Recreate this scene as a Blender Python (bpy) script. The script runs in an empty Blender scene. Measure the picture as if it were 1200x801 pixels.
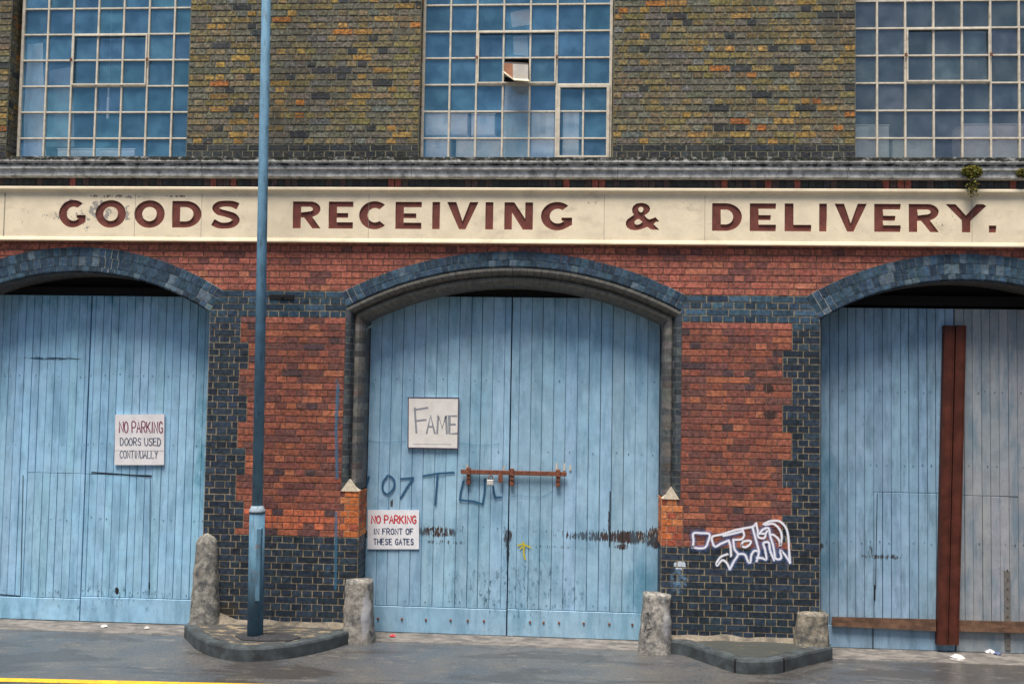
import bpy, math, random
from mathutils import Vector, Matrix, noise
random.seed(7)
R=math.radians
sc=bpy.context.scene
col=bpy.data.collections.new('scene'); sc.collection.children.link(col)

# ------------------------------------------------------------ camera
cd=bpy.data.cameras.new('camera'); cam=bpy.data.objects.new('camera',cd); col.objects.link(cam)
CP=Vector((0.801,-10.864,2.760)); YAW,PIT,ROL,F=-0.0690,0.0500,-0.0173,1167.0
cy,sy=math.cos(YAW),math.sin(YAW)
fw=Vector((sy*math.cos(PIT),cy*math.cos(PIT),math.sin(PIT)))
r0=Vector((cy,-sy,0)); u0=r0.cross(fw)
rt=r0*math.cos(ROL)-u0*math.sin(ROL); up=r0*math.sin(ROL)+u0*math.cos(ROL)
M3=Matrix((rt,up,-fw)).transposed()
cam.matrix_world=Matrix.Translation(CP)@M3.to_4x4()
cd.sensor_width=36; cd.lens=F/1200*36; cd.clip_end=2000; cd.clip_start=0.1
sc.camera=cam
def at(px,py,y=0.0):                    # point of the facade plane at depth y seen at a photo position
    d=fw+rt*((px-600)/F)-up*((py-400.5)/F)
    return CP+d*((y-CP.y)/d.y)
def ground_at(px,py,z=0.03):
    d=fw+rt*((px-600)/F)-up*((py-400.5)/F)
    return CP+d*((z-CP.z)/d.z)
G=0.03

# ------------------------------------------------------------ mesh builder
class MB:
    def __init__(s): s.v=[]; s.f=[]; s.c=[]; s.m=[]
    def poly(s,pts,c=(1,1,1),mi=0):
        n=len(s.v); s.v+= [tuple(p) for p in pts]; s.f.append(tuple(range(n,n+len(pts)))); s.c.append(c); s.m.append(mi)
    def box(s,x0,x1,y0,y1,z0,z1,c=(1,1,1),mi=0,ch=0.0):
        n=len(s.v)
        if ch<=0:
            s.v+=[(x,y,z) for y in (y0,y1) for (x,z) in ((x0,z0),(x1,z0),(x1,z1),(x0,z1))]
            fs=[(0,1,2,3),(7,6,5,4),(4,5,1,0),(3,2,6,7),(1,5,6,2),(4,0,3,7)]
        else:                            # front edges (towards -y) chamfered
            s.v+=[(x,y0,z) for (x,z) in ((x0+ch,z0+ch),(x1-ch,z0+ch),(x1-ch,z1-ch),(x0+ch,z1-ch))]
            s.v+=[(x,y0+ch,z) for (x,z) in ((x0,z0),(x1,z0),(x1,z1),(x0,z1))]
            s.v+=[(x,y1,z) for (x,z) in ((x0,z0),(x1,z0),(x1,z1),(x0,z1))]
            fs=[(0,1,2,3)]
            for a,b in ((0,1),(1,2),(2,3),(3,0)):
                fs+=[(4+a,4+b,b,a),(8+a,8+b,4+b,4+a)]
            fs.append((11,10,9,8))
        for f in fs: s.f.append(tuple(n+i for i in f)); s.c.append(c); s.m.append(mi)
    def tube(s,pts,rads,seg=12,c=(1,1,1),mi=0,cap=True):
        n=len(s.v); P=[Vector(p) for p in pts]
        for i,p in enumerate(P):
            d=(P[min(i+1,len(P)-1)]-P[max(i-1,0)]).normalized()
            a=d.cross(Vector((0,1,0)) if abs(d.y)<.9 else Vector((1,0,0))).normalized(); b=d.cross(a)
            for k in range(seg):
                t=2*math.pi*k/seg; s.v.append(tuple(p+(a*math.cos(t)+b*math.sin(t))*rads[i]))
        for i in range(len(P)-1):
            for k in range(seg):
                k2=(k+1)%seg
                s.f.append((n+i*seg+k,n+i*seg+k2,n+(i+1)*seg+k2,n+(i+1)*seg+k)); s.c.append(c); s.m.append(mi)
        if cap:
            s.f.append(tuple(n+k for k in range(seg))[::-1]); s.c.append(c); s.m.append(mi)
            s.f.append(tuple(n+(len(P)-1)*seg+k for k in range(seg))); s.c.append(c); s.m.append(mi)
    def build(s,name,mats,parent=None,smooth=False,label=None):
        me=bpy.data.meshes.new(name)
        off=wloc(parent)
        me.from_pydata([(a[0]-off[0],a[1]-off[1],a[2]-off[2]) for a in s.v],[],s.f)
        if not isinstance(mats,(list,tuple)): mats=[mats]
        for m in mats: me.materials.append(m)
        me.polygons.foreach_set('material_index',s.m)
        ca=me.color_attributes.new('col','FLOAT_COLOR','CORNER')
        buf=[]
        for f,c in zip(s.f,s.c):
            c4=(c[0],c[1],c[2],c[3] if len(c)>3 else 1.0)
            for _ in f: buf+=c4
        ca.data.foreach_set('color',buf)
        if smooth: me.polygons.foreach_set('use_smooth',[True]*len(s.f))
        me.update()
        o=bpy.data.objects.new(name,me); col.objects.link(o)
        if parent: o.parent=parent; o['_w']=list(off)
        else: o['_w']=[0,0,0]
        if label: o['label']=label
        return o
def wloc(p):
    if p is None: return (0,0,0)
    return tuple(p['_w'])
def thing(name,label,cat,loc=(0,0,0),group=None):
    o=bpy.data.objects.new(name,None); col.objects.link(o); o.location=loc; o['_w']=list(loc)
    o.empty_display_size=.2
    o['label']=label; o['category']=cat
    if group: o['group']=group
    return o
def tag(o,label,cat,group=None,kind=None):
    o['label']=label
    if cat: o['category']=cat
    if group: o['group']=group
    if kind: o['kind']=kind
    return o
def struct(o): o['kind']='structure'; return o
def settle(o):                            # put a one-mesh thing's origin at its base
    me=o.data; vs=[v.co for v in me.vertices]
    c=Vector(((min(v.x for v in vs)+max(v.x for v in vs))/2,(min(v.y for v in vs)+max(v.y for v in vs))/2,min(v.z for v in vs)))
    me.transform(Matrix.Translation(-c)); o.location=c; return o

# ------------------------------------------------------------ materials
def nodes(name):
    m=bpy.data.materials.new(name); m.use_nodes=True; nt=m.node_tree; nt.nodes.clear()
    out=nt.nodes.new('ShaderNodeOutputMaterial'); b=nt.nodes.new('ShaderNodeBsdfPrincipled')
    nt.links.new(b.outputs[0],out.inputs[0]); return m,nt,b,out
def lk(nt,a,b): nt.links.new(a,b)
def val(nt,op,a,b=None,c=None,clamp=False):
    n=nt.nodes.new('ShaderNodeMath'); n.operation=op; n.use_clamp=clamp
    for i,x in enumerate((a,b,c)):
        if x is None: continue
        if isinstance(x,(int,float)): n.inputs[i].default_value=x
        else: lk(nt,x,n.inputs[i])
    return n.outputs[0]
def noise_n(nt,vec,scale,detail=4,rough=.6,dist=0):
    n=nt.nodes.new('ShaderNodeTexNoise'); n.inputs['Scale'].default_value=scale; n.inputs['Detail'].default_value=detail
    n.inputs['Roughness'].default_value=rough; n.inputs['Distortion'].default_value=dist
    lk(nt,vec,n.inputs['Vector']); return n.outputs['Fac']
def pos(nt): return nt.nodes.new('ShaderNodeNewGeometry').outputs['Position']
def scaled(nt,vec,s):
    n=nt.nodes.new('ShaderNodeVectorMath'); n.operation='MULTIPLY'; lk(nt,vec,n.inputs[0]); n.inputs[1].default_value=s; return n.outputs[0]
def mixc(nt,f,a,b,mode='MIX'):
    n=nt.nodes.new('ShaderNodeMix'); n.data_type='RGBA'; n.blend_type=mode
    if isinstance(f,(int,float)): n.inputs[0].default_value=f
    else: lk(nt,f,n.inputs[0])
    for i,x in ((6,a),(7,b)):
        if isinstance(x,tuple): n.inputs[i].default_value=(*x[:3],1)
        else: lk(nt,x,n.inputs[i])
    return n.outputs[2]
def rng(nt,x,a,b,c=0.,d=1.):
    n=nt.nodes.new('ShaderNodeMapRange'); n.interpolation_type='SMOOTHSTEP'
    lk(nt,x,n.inputs[0]); n.inputs[1].default_value=a; n.inputs[2].default_value=b; n.inputs[3].default_value=c; n.inputs[4].default_value=d
    return n.outputs[0]
def bump(nt,bs,h,dist,strength=.6):
    n=nt.nodes.new('ShaderNodeBump'); n.inputs['Distance'].default_value=dist; n.inputs['Strength'].default_value=strength
    lk(nt,h,n.inputs['Height']); lk(nt,n.outputs[0],bs.inputs['Normal']); return n
def attr(nt,nm='col'):
    n=nt.nodes.new('ShaderNodeVertexColor'); n.layer_name=nm; return n.outputs['Color']
def blobs(nt,P,lst):
    """sum of soft elliptical areas (x,z,rx,rz,strength) on the facade: where a stain, worn patch or painted tone sits"""
    tot=None
    for x,z,rx,rz,s in lst:
        v=nt.nodes.new('ShaderNodeVectorMath'); v.operation='SUBTRACT'; lk(nt,P,v.inputs[0]); v.inputs[1].default_value=(x,0,z)
        w=nt.nodes.new('ShaderNodeVectorMath'); w.operation='MULTIPLY'; lk(nt,v.outputs[0],w.inputs[0]); w.inputs[1].default_value=(1/rx,0,1/rz)
        l=nt.nodes.new('ShaderNodeVectorMath'); l.operation='LENGTH'; lk(nt,w.outputs[0],l.inputs[0])
        f=rng(nt,l.outputs['Value'],1.0,0.3,0,s)
        tot=f if tot is None else val(nt,'MAXIMUM',tot,f)
    return tot
def pb(px,py,rx,ry,s,y=0):               # a blob given by photo place; radii in photo pixels
    p=at(px,py,y); return (p.x,p.z,rx/108,ry/108,s)

def surf(name,rough=.8,var=.35,nscale=18,fine=140,bd=.004,base=None,spec=.3,dirt=None,stains_tones=(),metal=0,streak=0):
    """colour attribute (or base) broken up by noise; stains = [(blobs, colour, noise scale vector, threshold)]"""
    m,nt,b,out=nodes(name); P=pos(nt)
    c=attr(nt) if base is None else mixc(nt,0.0,base,base)
    n1=noise_n(nt,P,nscale,5); n2=noise_n(nt,P,fine,3)
    k=rng(nt,n1,.3,.7,1-var,1+var); k2=rng(nt,n2,.3,.7,1-var*.5,1+var*.5)
    kk=val(nt,'MULTIPLY',k,k2)
    cc=nt.nodes.new('ShaderNodeCombineColor'); [lk(nt,kk,cc.inputs[i]) for i in range(3)]
    c=mixc(nt,1.0,c,cc.outputs[0],'MULTIPLY')
    if dirt:
        dcol,ds,lo,hi,amt=dirt
        d=rng(nt,noise_n(nt,scaled(nt,P,ds),1.0,6,.65),lo,hi,0,amt); c=mixc(nt,d,c,dcol)
    for st_ in stains_tones:
        bl,scol,ns,th,soft=st_[:5]; k6=st_[5] if len(st_)>5 else 1.6
        bm=blobs(nt,P,bl); n=noise_n(nt,scaled(nt,P,ns),1.0,5,.7)
        s=val(nt,'ADD',bm,val(nt,'MULTIPLY',val(nt,'SUBTRACT',n,.5),k6)); s=val(nt,'MULTIPLY',rng(nt,s,th,th+soft),val(nt,'GREATER_THAN',bm,.02))
        c=mixc(nt,s,c,scol)
    lk(nt,c,b.inputs['Base Color'])
    rr=rng(nt,n1,.2,.8,rough-.12,min(1,rough+.12)); lk(nt,rr,b.inputs['Roughness'])
    b.inputs['Specular IOR Level'].default_value=spec; b.inputs['Metallic'].default_value=metal
    h=val(nt,'ADD',n1,val(nt,'MULTIPLY',n2,.5)); bump(nt,b,h,bd)
    return m
def paint_soft(name,c,soft=.35,nz=60,dens=1.0):
    """sprayed or brushed paint: ribbon whose edge fades by the 'e' attribute"""
    m,nt,b,out=nodes(name); e=nt.nodes.new('ShaderNodeAttribute'); e.attribute_name='e'
    n=noise_n(nt,pos(nt),nz,4)
    s=val(nt,'ADD',e.outputs['Fac'],val(nt,'MULTIPLY',val(nt,'SUBTRACT',n,.5),soft*1.4))
    a=rng(nt,s,.12,.12+soft,0,dens)
    lk(nt,a,b.inputs['Alpha']); b.inputs['Base Color'].default_value=(*c,1); b.inputs['Roughness'].default_value=.7
    return m

M={}
WHITE_SPRAY=[pb(795,668,26,18,.75)]
M['red']=surf('red_brick',.85,.42,24,150,.005,dirt=((.06,.035,.035),(7,7,16),.55,.74,.45),stains_tones=[
   ([pb(900,455,12,10,1.1),pb(902,486,14,11,1.1)],(.05,.03,.028),(30,30,30),.62,.35),
   ([pb(335,520,16,120,.35),pb(360,430,50,60,.2),pb(350,350,40,30,.1)],(.09,.06,.06),(14,14,14),.42,.5),
   ([pb(395,470,7,75,.75),pb(396,590,5,40,.6)],(.05,.13,.2),(25,25,12),.62,.4),
   ([pb(335,365,30,4,.9)],(.35,.26,.22),(9,9,30),.85,.4)])
M['blue']=surf('blue_engineering_brick',.5,.35,22,160,.003,spec=.5,stains_tones=[
   ([pb(392,670,30,26,.5),pb(760,560,3,60,.0001)],(.07,.18,.33),(9,9,9),.45,.6),
   ([pb(795,680,20,30,.7)],(.14,.25,.38),(14,14,14),.5,.5),
   ([pb(797,662,14,10,1.0)],(.55,.62,.7),(40,40,40),.75,.2),
   ([pb(268,715,20,18,1.0)],(.03,.027,.025),(12,12,12),.5,.4)])
M['stock']=surf('stock_brick',.9,.62,30,150,.007,dirt=((.068,.064,.055),(10,10,30),.48,.62,.6),stains_tones=[([(0,7.5,400,6,.45)],(.34,.215,.075),(11,11,32),.58,.20),([(0,7.5,400,6,.5)],(.05,.05,.045),(1.6,1.6,.8),.55,.5,2.2)])
M['mortar']=surf('mortar',.95,.35,22,160,.004,dirt=((.06,.055,.05),(12,12,12),.52,.72,.6))
M['cornice']=surf('cornice_stone',.85,.35,14,90,.008,base=(.50,.50,.48),dirt=((.10,.105,.10),(9,9,9),.52,.68,.7),stains_tones=[([(0,5.31,4000,.075,1.0)],(.022,.024,.019),(16,16,22),.62,.4,1.3),([(0,5.235,4000,.018,.8)],(.02,.02,.02),(9,9,9),.6,.3)])
M['mould']=surf('jamb_moulding_brick',.6,.35,20,150,.004,spec=.45,dirt=((.03,.03,.032),(10,10,10),.5,.75,.6))
M['concrete']=surf('guard_stone_concrete',.9,.40,22,90,.007,dirt=((.07,.075,.08),(11,11,8),.46,.64,.85),stains_tones=[([pb(430,722,9,46,1.0,-.1),pb(781,728,9,36,.8,-.1)],(.36,.36,.38),(10,10,10),.45,.6),([pb(758,735,8,40,.6,-.1)],(.04,.04,.04),(30,30,30),.6,.2,3.0)])  # pale blobs paint lit right sides onto the short stones
M['stonecap']=surf('cap_stone',.85,.15,30,150,.003,base=(.62,.54,.42))
M['dark']=surf('dark_timber',.9,.2,12,80,.003,base=(.012,.012,.014))
M['inside']=surf('interior_plaster',.9,.15,3,30,.003,base=(.10,.12,.15))
M['cream']=surf('fascia_cream_paint',.6,.07,5,90,.003,base=(.86,.74,.54),dirt=((.50,.42,.31),(2.5,2.5,5),.50,.72,.55),stains_tones=[
   ([pb(92,255,60,14,.55),pb(120,248,26,22,1.0),pb(105,262,9,16,.9),pb(88,238,20,6,.9),pb(152,250,9,16,.95),pb(173,255,9,8,.5),pb(160,232,20,3,.9)],(.34,.32,.29),(16,16,16),.80,.14,4.0),
   ([pb(130,231,50,3.5,1.0),pb(210,231,25,2.5,.9),pb(1110,262,40,20,.45),pb(1000,265,40,20,.35),pb(700,240,40,10,.42),pb(800,242,30,12,.42),pb(600,262,200,24,.2),pb(30,255,25,20,.4)],(.24,.20,.15),(30,30,26),.86,.2,4.0)])
M['brown']=surf('letter_brown_paint',.6,.2,14,100,.002,base=(.165,.050,.038))
M['winpaint']=surf('window_cream_paint',.6,.15,14,100,.002,base=(.62,.56,.46),dirt=((.20,.13,.09),(20,20,20),.6,.72,.6))
def door_paint(name,c,grime,stains_tones,gamt=.5):
    m=surf(name,.62,.09,7,110,.0035,spec=.35,dirt=None,stains_tones=stains_tones)
    nt=m.node_tree; b=[n for n in nt.nodes if n.type=='BSDF_PRINCIPLED'][0]
    src=b.inputs['Base Color'].links[0].from_socket; P=pos(nt)
    g=rng(nt,noise_n(nt,scaled(nt,P,(9,9,1.6)),1.0,6,.7),.42,.66,0,gamt*1.25)           # runs of dirt down the boards
    c1=mixc(nt,g,src,grime)
    g2=rng(nt,noise_n(nt,scaled(nt,P,(70,70,6)),1.0,5,.75),.60,.70,0,.5)
    g3=rng(nt,noise_n(nt,scaled(nt,P,(38,38,38)),1.0,5,.8),.64,.72,0,.6)
    g4=rng(nt,noise_n(nt,scaled(nt,P,(1.1,1,.8)),1.0,4,.55),.40,.62,0,.45)
    c1=mixc(nt,g4,c1,mixc(nt,1.0,c1,(.70,.86,.92),'MULTIPLY'))
    c1=mixc(nt,g3,c1,(.10,.15,.19)); c2=mixc(nt,g2,c1,(.05,.10,.14)); lk(nt,c2,b.inputs['Base Color']); return m
BR=(.055,.030,.022)
yd=.38
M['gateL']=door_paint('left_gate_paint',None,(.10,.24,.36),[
   ([pb(60,420,70,3.5,1.0,yd)],(.04,.09,.14),(10,10,60),.75,.2),
   ([pb(137,692,4,7,1.3,yd)],(.02,.015,.012),(20,20,20),.5,.2),
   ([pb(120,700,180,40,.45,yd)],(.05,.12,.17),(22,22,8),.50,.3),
   ([pb(238,520,18,160,.55,yd),pb(100,350,190,26,.5,yd)],(.05,.26,.38),(7,7,3),.30,.7)],.35)  # darker teal at the right jamb and along the top
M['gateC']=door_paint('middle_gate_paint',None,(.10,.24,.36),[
   ([pb(770,630,20,18,1.9,yd),pb(735,629,48,12,1.35,yd),pb(700,628,66,9,1.05,yd),pb(714,612,3,34,.7,yd),pb(730,640,14,6,1.0,yd),pb(595,632,8,22,1.1,yd),pb(595,650,4,20,.8,yd),
     pb(510,623,46,10,1.05,yd),pb(450,624,30,9,.6,yd),pb(520,635,50,4,.55,yd),pb(640,640,60,3,.5,yd),pb(640,622,50,4,.45,yd),pb(459,590,3,8,1.1,yd),pb(429,625,8,8,.9,yd)],BR,(55,55,9),.70,.12,4.6),
   ([pb(765,628,40,20,.7,yd),pb(510,628,60,14,.5,yd),pb(700,630,60,12,.55,yd)],(.40,.36,.32),(44,44,14),1.0,.08,4.0),
   ([pb(600,738,170,18,.4,yd)],(.34,.33,.30),(30,30,50),.78,.1,4.0),
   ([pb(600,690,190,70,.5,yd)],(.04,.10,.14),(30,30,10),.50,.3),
   ([pb(436,640,34,110,.6,yd),pb(752,690,40,60,.75,yd),pb(768,520,16,120,.5,yd),pb(600,352,190,26,.5,yd),pb(434,480,12,120,.45,yd)],(.05,.22,.32),(7,7,3),.30,1.1)],.35)  # darker teal along both jambs, the low corners and the top
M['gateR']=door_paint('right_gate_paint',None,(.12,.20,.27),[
   ([pb(1030,652,28,5,.85,yd),pb(1020,645,4,12,.8,yd),pb(1048,652,6,5,.9,yd),pb(961,640,6,8,1.1,yd)],BR,(60,60,12),.74,.12,4.5),
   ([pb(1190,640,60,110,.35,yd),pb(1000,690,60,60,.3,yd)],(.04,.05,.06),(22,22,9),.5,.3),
   ([pb(968,600,26,180,.8,yd),pb(990,680,40,50,.5,yd)],(.06,.22,.32),(7,7,3),.30,1.1)],.5)  # darker teal towards the left jamb
M['rust']=surf('rusted_iron',.75,.35,30,160,.003,base=(.20,.075,.045),dirt=((.07,.035,.03),(20,20,20),.5,.7,.7))
M['redlead']=surf('oxide_painted_steel',.65,.3,6,90,.003,dirt=((.06,.018,.01),(8,8,2),.45,.7,.6))
M['post']=surf('lamp_post_paint',.68,.14,6,60,.001,spec=.25,dirt=((.05,.08,.10),(22,22,5),.52,.66,.6),stains_tones=[([pb(300,690,12,60,.5,-.55),pb(304,640,4,8,.8,-.55)],(.20,.10,.06),(40,40,40),.80,.1,4.0)])
M['sign']=surf('sign_face',.55,.06,10,80,.001,dirt=((.42,.38,.33),(7,7,7),.56,.75,.35))
M['card']=surf('cardboard',.9,.12,9,80,.002)
M['plastic']=surf('litter_plastic',.5,.15,30,80,.004)
M['moss']=surf('moss',.95,.5,60,200,.01)
M['island']=surf('worn_paving',.75,.35,10,80,.008,base=(.23,.185,.12),dirt=((.05,.053,.056),(5,10,5),.38,.50,.95),stains_tones=[
   ([(2.6,.165,1.0,3,1.0)],(.05,.055,.05),(3,6,3),.62,.4)])
M['kerb']=surf('kerb_granite',.55,.3,9,110,.006,base=(.055,.068,.074),spec=.5,dirt=((.03,.032,.034),(6,6,6),.45,.65,.7))
M['thresh']=surf('threshold_concrete',.85,.2,10,90,.004,base=(.19,.175,.16),dirt=((.08,.077,.075),(5,12,5),.42,.62,.85))
M['fillet']=surf('dirty_mortar',.9,.3,14,90,.006,base=(.21,.18,.14),dirt=((.07,.065,.055),(7,12,7),.45,.62,.8))
M['yellow']=surf('yellow_line_paint',.6,.12,8,120,.002,base=(.72,.42,.02),dirt=((.20,.16,.09),(16,34,12),.54,.66,.7))

def road_mat():
    m,nt,b,out=nodes('wet_asphalt'); P=pos(nt)
    n1=noise_n(nt,P,1.1,5,.6); n2=noise_n(nt,P,70,4,.8); n3=noise_n(nt,scaled(nt,P,(.55,2.0,1)),1.0,5,.6,.8); n4=noise_n(nt,P,26,5,.8); n5=noise_n(nt,scaled(nt,P,(1,3,1)),3.2,4,.6)
    c=mixc(nt,rng(nt,n1,.35,.65),(.070,.078,.090),(.110,.104,.096))
    c=mixc(nt,rng(nt,n3,.50,.57,0,.75),c,(.052,.046,.042))
    c=mixc(nt,rng(nt,n5,.58,.70,0,.6),c,(.20,.175,.14))
    c=mixc(nt,rng(nt,n2,.56,.72,0,.6),c,(.24,.225,.20))
    c=mixc(nt,rng(nt,n4,.54,.66,0,.6),c,(.045,.043,.042))
    c=mixc(nt,rng(nt,n2,.30,.42,.6,0),c,(.025,.025,.025))
    v=nt.nodes.new('ShaderNodeTexVoronoi'); v.feature='DISTANCE_TO_EDGE'; v.inputs['Scale'].default_value=.55
    w=nt.nodes.new('ShaderNodeVectorMath'); w.operation='ADD'; lk(nt,P,w.inputs[0])
    cn=nt.nodes.new('ShaderNodeTexNoise'); cn.inputs['Scale'].default_value=3; cn.inputs['Detail'].default_value=5; lk(nt,P,cn.inputs['Vector']); ws=scaled(nt,cn.outputs['Color'],(.5,.5,0)); lk(nt,ws,w.inputs[1]); lk(nt,w.outputs[0],v.inputs['Vector'])
    cr=val(nt,'MULTIPLY',rng(nt,v.outputs['Distance'],.008,.003,0,.35),rng(nt,n1,.45,.55)); c=mixc(nt,cr,c,(.02,.02,.02))
    lk(nt,c,b.inputs['Base Color'])
    lk(nt,rng(nt,val(nt,'ADD',n3,val(nt,'MULTIPLY',val(nt,'SUBTRACT',n4,.5),.6)),.36,.58,.42,.10),b.inputs['Roughness']); b.inputs['Specular IOR Level'].default_value=.5
    bump(nt,b,val(nt,'ADD',n2,val(nt,'MULTIPLY',n4,1.5)),.006,.6)
    return m
M['road']=road_mat()
def glass_mat(nm='sky_tinted_glass',gc=(.34,.72,1)):  # sky reflection painted in through tinted base and gloss colours
    m,nt,b,out=nodes(nm); P=pos(nt)
    n=noise_n(nt,P,5,5); n2=noise_n(nt,P,120,2)
    gl=nt.nodes.new('ShaderNodeBsdfGlossy'); gl.inputs['Roughness'].default_value=.12; gl.inputs['Color'].default_value=(*gc,1)
    tr=nt.nodes.new('ShaderNodeBsdfTransparent'); tr.inputs['Color'].default_value=(.97,.97,.97,1)
    c=mixc(nt,1.0,attr(nt),mixc(nt,rng(nt,n,.3,.7),(.75,.8,.85),(1.15,1.1,1.08)),'MULTIPLY')
    lk(nt,c,b.inputs['Base Color']); b.inputs['Roughness'].default_value=.3
    bump(nt,b,n2,.001,.3)
    mx=nt.nodes.new('ShaderNodeMixShader'); lk(nt,rng(nt,n,.3,.7,.24,.40),mx.inputs[0])
    lk(nt,tr.outputs[0],mx.inputs[1]); lk(nt,b.outputs[0],mx.inputs[2])
    m2=nt.nodes.new('ShaderNodeMixShader'); m2.inputs[0].default_value=.15
    lk(nt,mx.outputs[0],m2.inputs[1]); lk(nt,gl.outputs[0],m2.inputs[2]); lk(nt,m2.outputs[0],out.inputs[0]); return m
M['glass']=glass_mat(); M['glassR']=glass_mat('grey_window_glass',(.55,.68,.80))

# ------------------------------------------------------------ palettes
def jit(c,a=.12):
    k=1+random.uniform(-a,a); return tuple(max(.003,x*k*(1+random.uniform(-a*.35,a*.35))) for x in c)
def red_col(x,z):
    t=random.random()
    low = z<3.5
    if low:
        pal=[((.27,.090,.058),.42),((.20,.072,.055),.28),((.15,.066,.058),.16),((.36,.125,.070),.10),((.08,.05,.055),.04)]
    else:
        pal=[((.36,.118,.082),.55),((.30,.102,.076),.30),((.17,.070,.065),.09),((.40,.15,.09),.06)]
    a=0
    for c,w in pal:
        a+=w
        if t<=a: return jit(c)
    return jit(pal[0][0])
def orange_col(): return jit(random.choice([(.50,.15,.05),(.48,.13,.045),(.34,.09,.05),(.55,.20,.08)]),.1)
def blue_col(x,z):
    t=random.random()
    if z>3.5: c=random.choice([(.026,.058,.095),(.034,.070,.112),(.022,.045,.075),(.045,.09,.14)])
    else: c=random.choice([(.018,.031,.050),(.022,.037,.060),(.015,.024,.038),(.026,.043,.068)])
    return jit(c,.18)
def stock_col(x,z):
    t=random.random()
    if t<.34: c=(.15,.14,.105)
    elif t<.58: c=(.20,.16,.09)
    elif t<.76: c=(.21,.165,.07)
    elif t<.86: c=(.33,.205,.065)
    elif t<.885: c=(.34,.14,.04)
    elif t<.95: c=(.045,.05,.055)
    else: c=(.15,.155,.14)
    return jit(c,.2)
MORT_L=(.27,.225,.15); MORT_R=(.15,.085,.070); MORT_U=(.15,.15,.12); MORT_B=(.13,.15,.15)

# ------------------------------------------------------------ brickwork
CO=0.0731; Z0=3.548; J=.0040
def frame_front(u,d,z): return (u,d,z)
def brick(mb,u0,u1,z0,z1,c,mi,fr=frame_front,j=J,mort=MORT_L,dep=.010,mortar_mi=0):
    ch=.0035; dy=random.uniform(-.0034,-.0004)
    if random.random()<.06: ch=.006
    jp=j if dep>.010 else j*.7; a,b,c0,d0=u0+jp,u1-jp,z0+j*.9,z1-j*.9
    if b-a<.012 or d0-c0<.006: return
    w=lambda:random.uniform(-.0012,.0012)
    fr_=[(a+ch+w(),dy+w(),c0+ch+w()),(b-ch+w(),dy+w(),c0+ch+w()),(b-ch+w(),dy+w(),d0-ch+w()),(a+ch+w(),dy+w(),d0-ch+w())]
    bk=[(a,dep,c0),(b,dep,c0),(b,dep,d0),(a,dep,d0)]
    F_=[fr(*p) for p in fr_]; B_=[fr(*p) for p in bk]
    mb.poly(F_,c,mi)
    for i in range(4):
        k=(i+1)%4; mb.poly([B_[i],B_[k],F_[k],F_[i]],c,mi)
    dm=.0022 if dep<=.010 else .0045
    mb.poly([fr(u0,dm,z0),fr(u1,dm,z0),fr(u1,dm,z1),fr(u0,dm,z1)],jit(mort,.12),mortar_mi)
def row(mb,ua,ub,z0,z1,k,colf,mi,mort,fr=frame_front,phase=0.,dep=.010,j=J,bond=None):
    hd=.1165; st=.233
    hdr=(k%2==0) if bond is None else bond
    w=hd if hdr else st
    ph=(phase if hdr else phase+hd/2)
    n=math.floor((ua-ph)/w)+1; xs=[ua]
    while True:
        x=ph+n*w
        if x>=ub-.04: break
        if x>ua+.04: xs.append(x+random.uniform(-.003,.003))
        n+=1
    xs.append(ub)
    for a,b in zip(xs[:-1],xs[1:]):
        c=colf((a+b)/2,(z0+z1)/2)
        brick(mb,a,b,z0,z1,c,mi,fr,mort=mort,dep=dep,j=j)
# openings: (xc, half, r_in, r_out, zc, theta)
SIDE=dict(rin=2.90,rout=3.19,zc=1.122,th=R(31.8))
OPS=[dict(x=-4.88-4.925,h=1.53,**SIDE),dict(x=-4.88,h=1.535,**SIDE),
     dict(x=.045,h=1.645,rin=3.865,rout=4.05,zc=.253,th=R(28.2)),
     dict(x=4.89,h=1.527,**SIDE),dict(x=4.89+4.9,h=1.53,**SIDE)]
XL,XR=-12.6,12.6
def cut(o,z0,z1):                         # half width that the brick row must leave free
    zi=o['zc']+o['rin']*math.cos(o['th']); xi=o['rin']*math.sin(o['th'])
    zo=o['zc']+o['rout']*math.cos(o['th'])
    mid=abs(o['x']-.045)<.01
    if z1<=zi+.02:
        if mid: return 1.845 if z0>1.64 else 1.645
        return o['h']
    if z0<zo-.01: return xi+max(0,(z0-zi))*math.tan(o['th'])+.004
    if z1<o['zc']+o['rout']-.01: return max(0,math.sqrt(o['rout']**2-(z1-o['zc'])**2)-.01)
    return None if z0>o['zc']+o['rout'] -.03 else 0.0
bld=thing('brick_warehouse','long brick goods warehouse with three blue arched gates under a cream lettered fascia','building')
lw=MB()
k=-50
def spans_at(z0,z1):
    xs=[XL]
    for o in OPS:
        c=cut(o,z0,z1)
        if c is None or (c==0.0): continue
        xs+=[o['x']-c,o['x']+c]
    xs.append(XR)
    return [(xs[i],xs[i+1]) for i in range(0,len(xs),2)]
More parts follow.
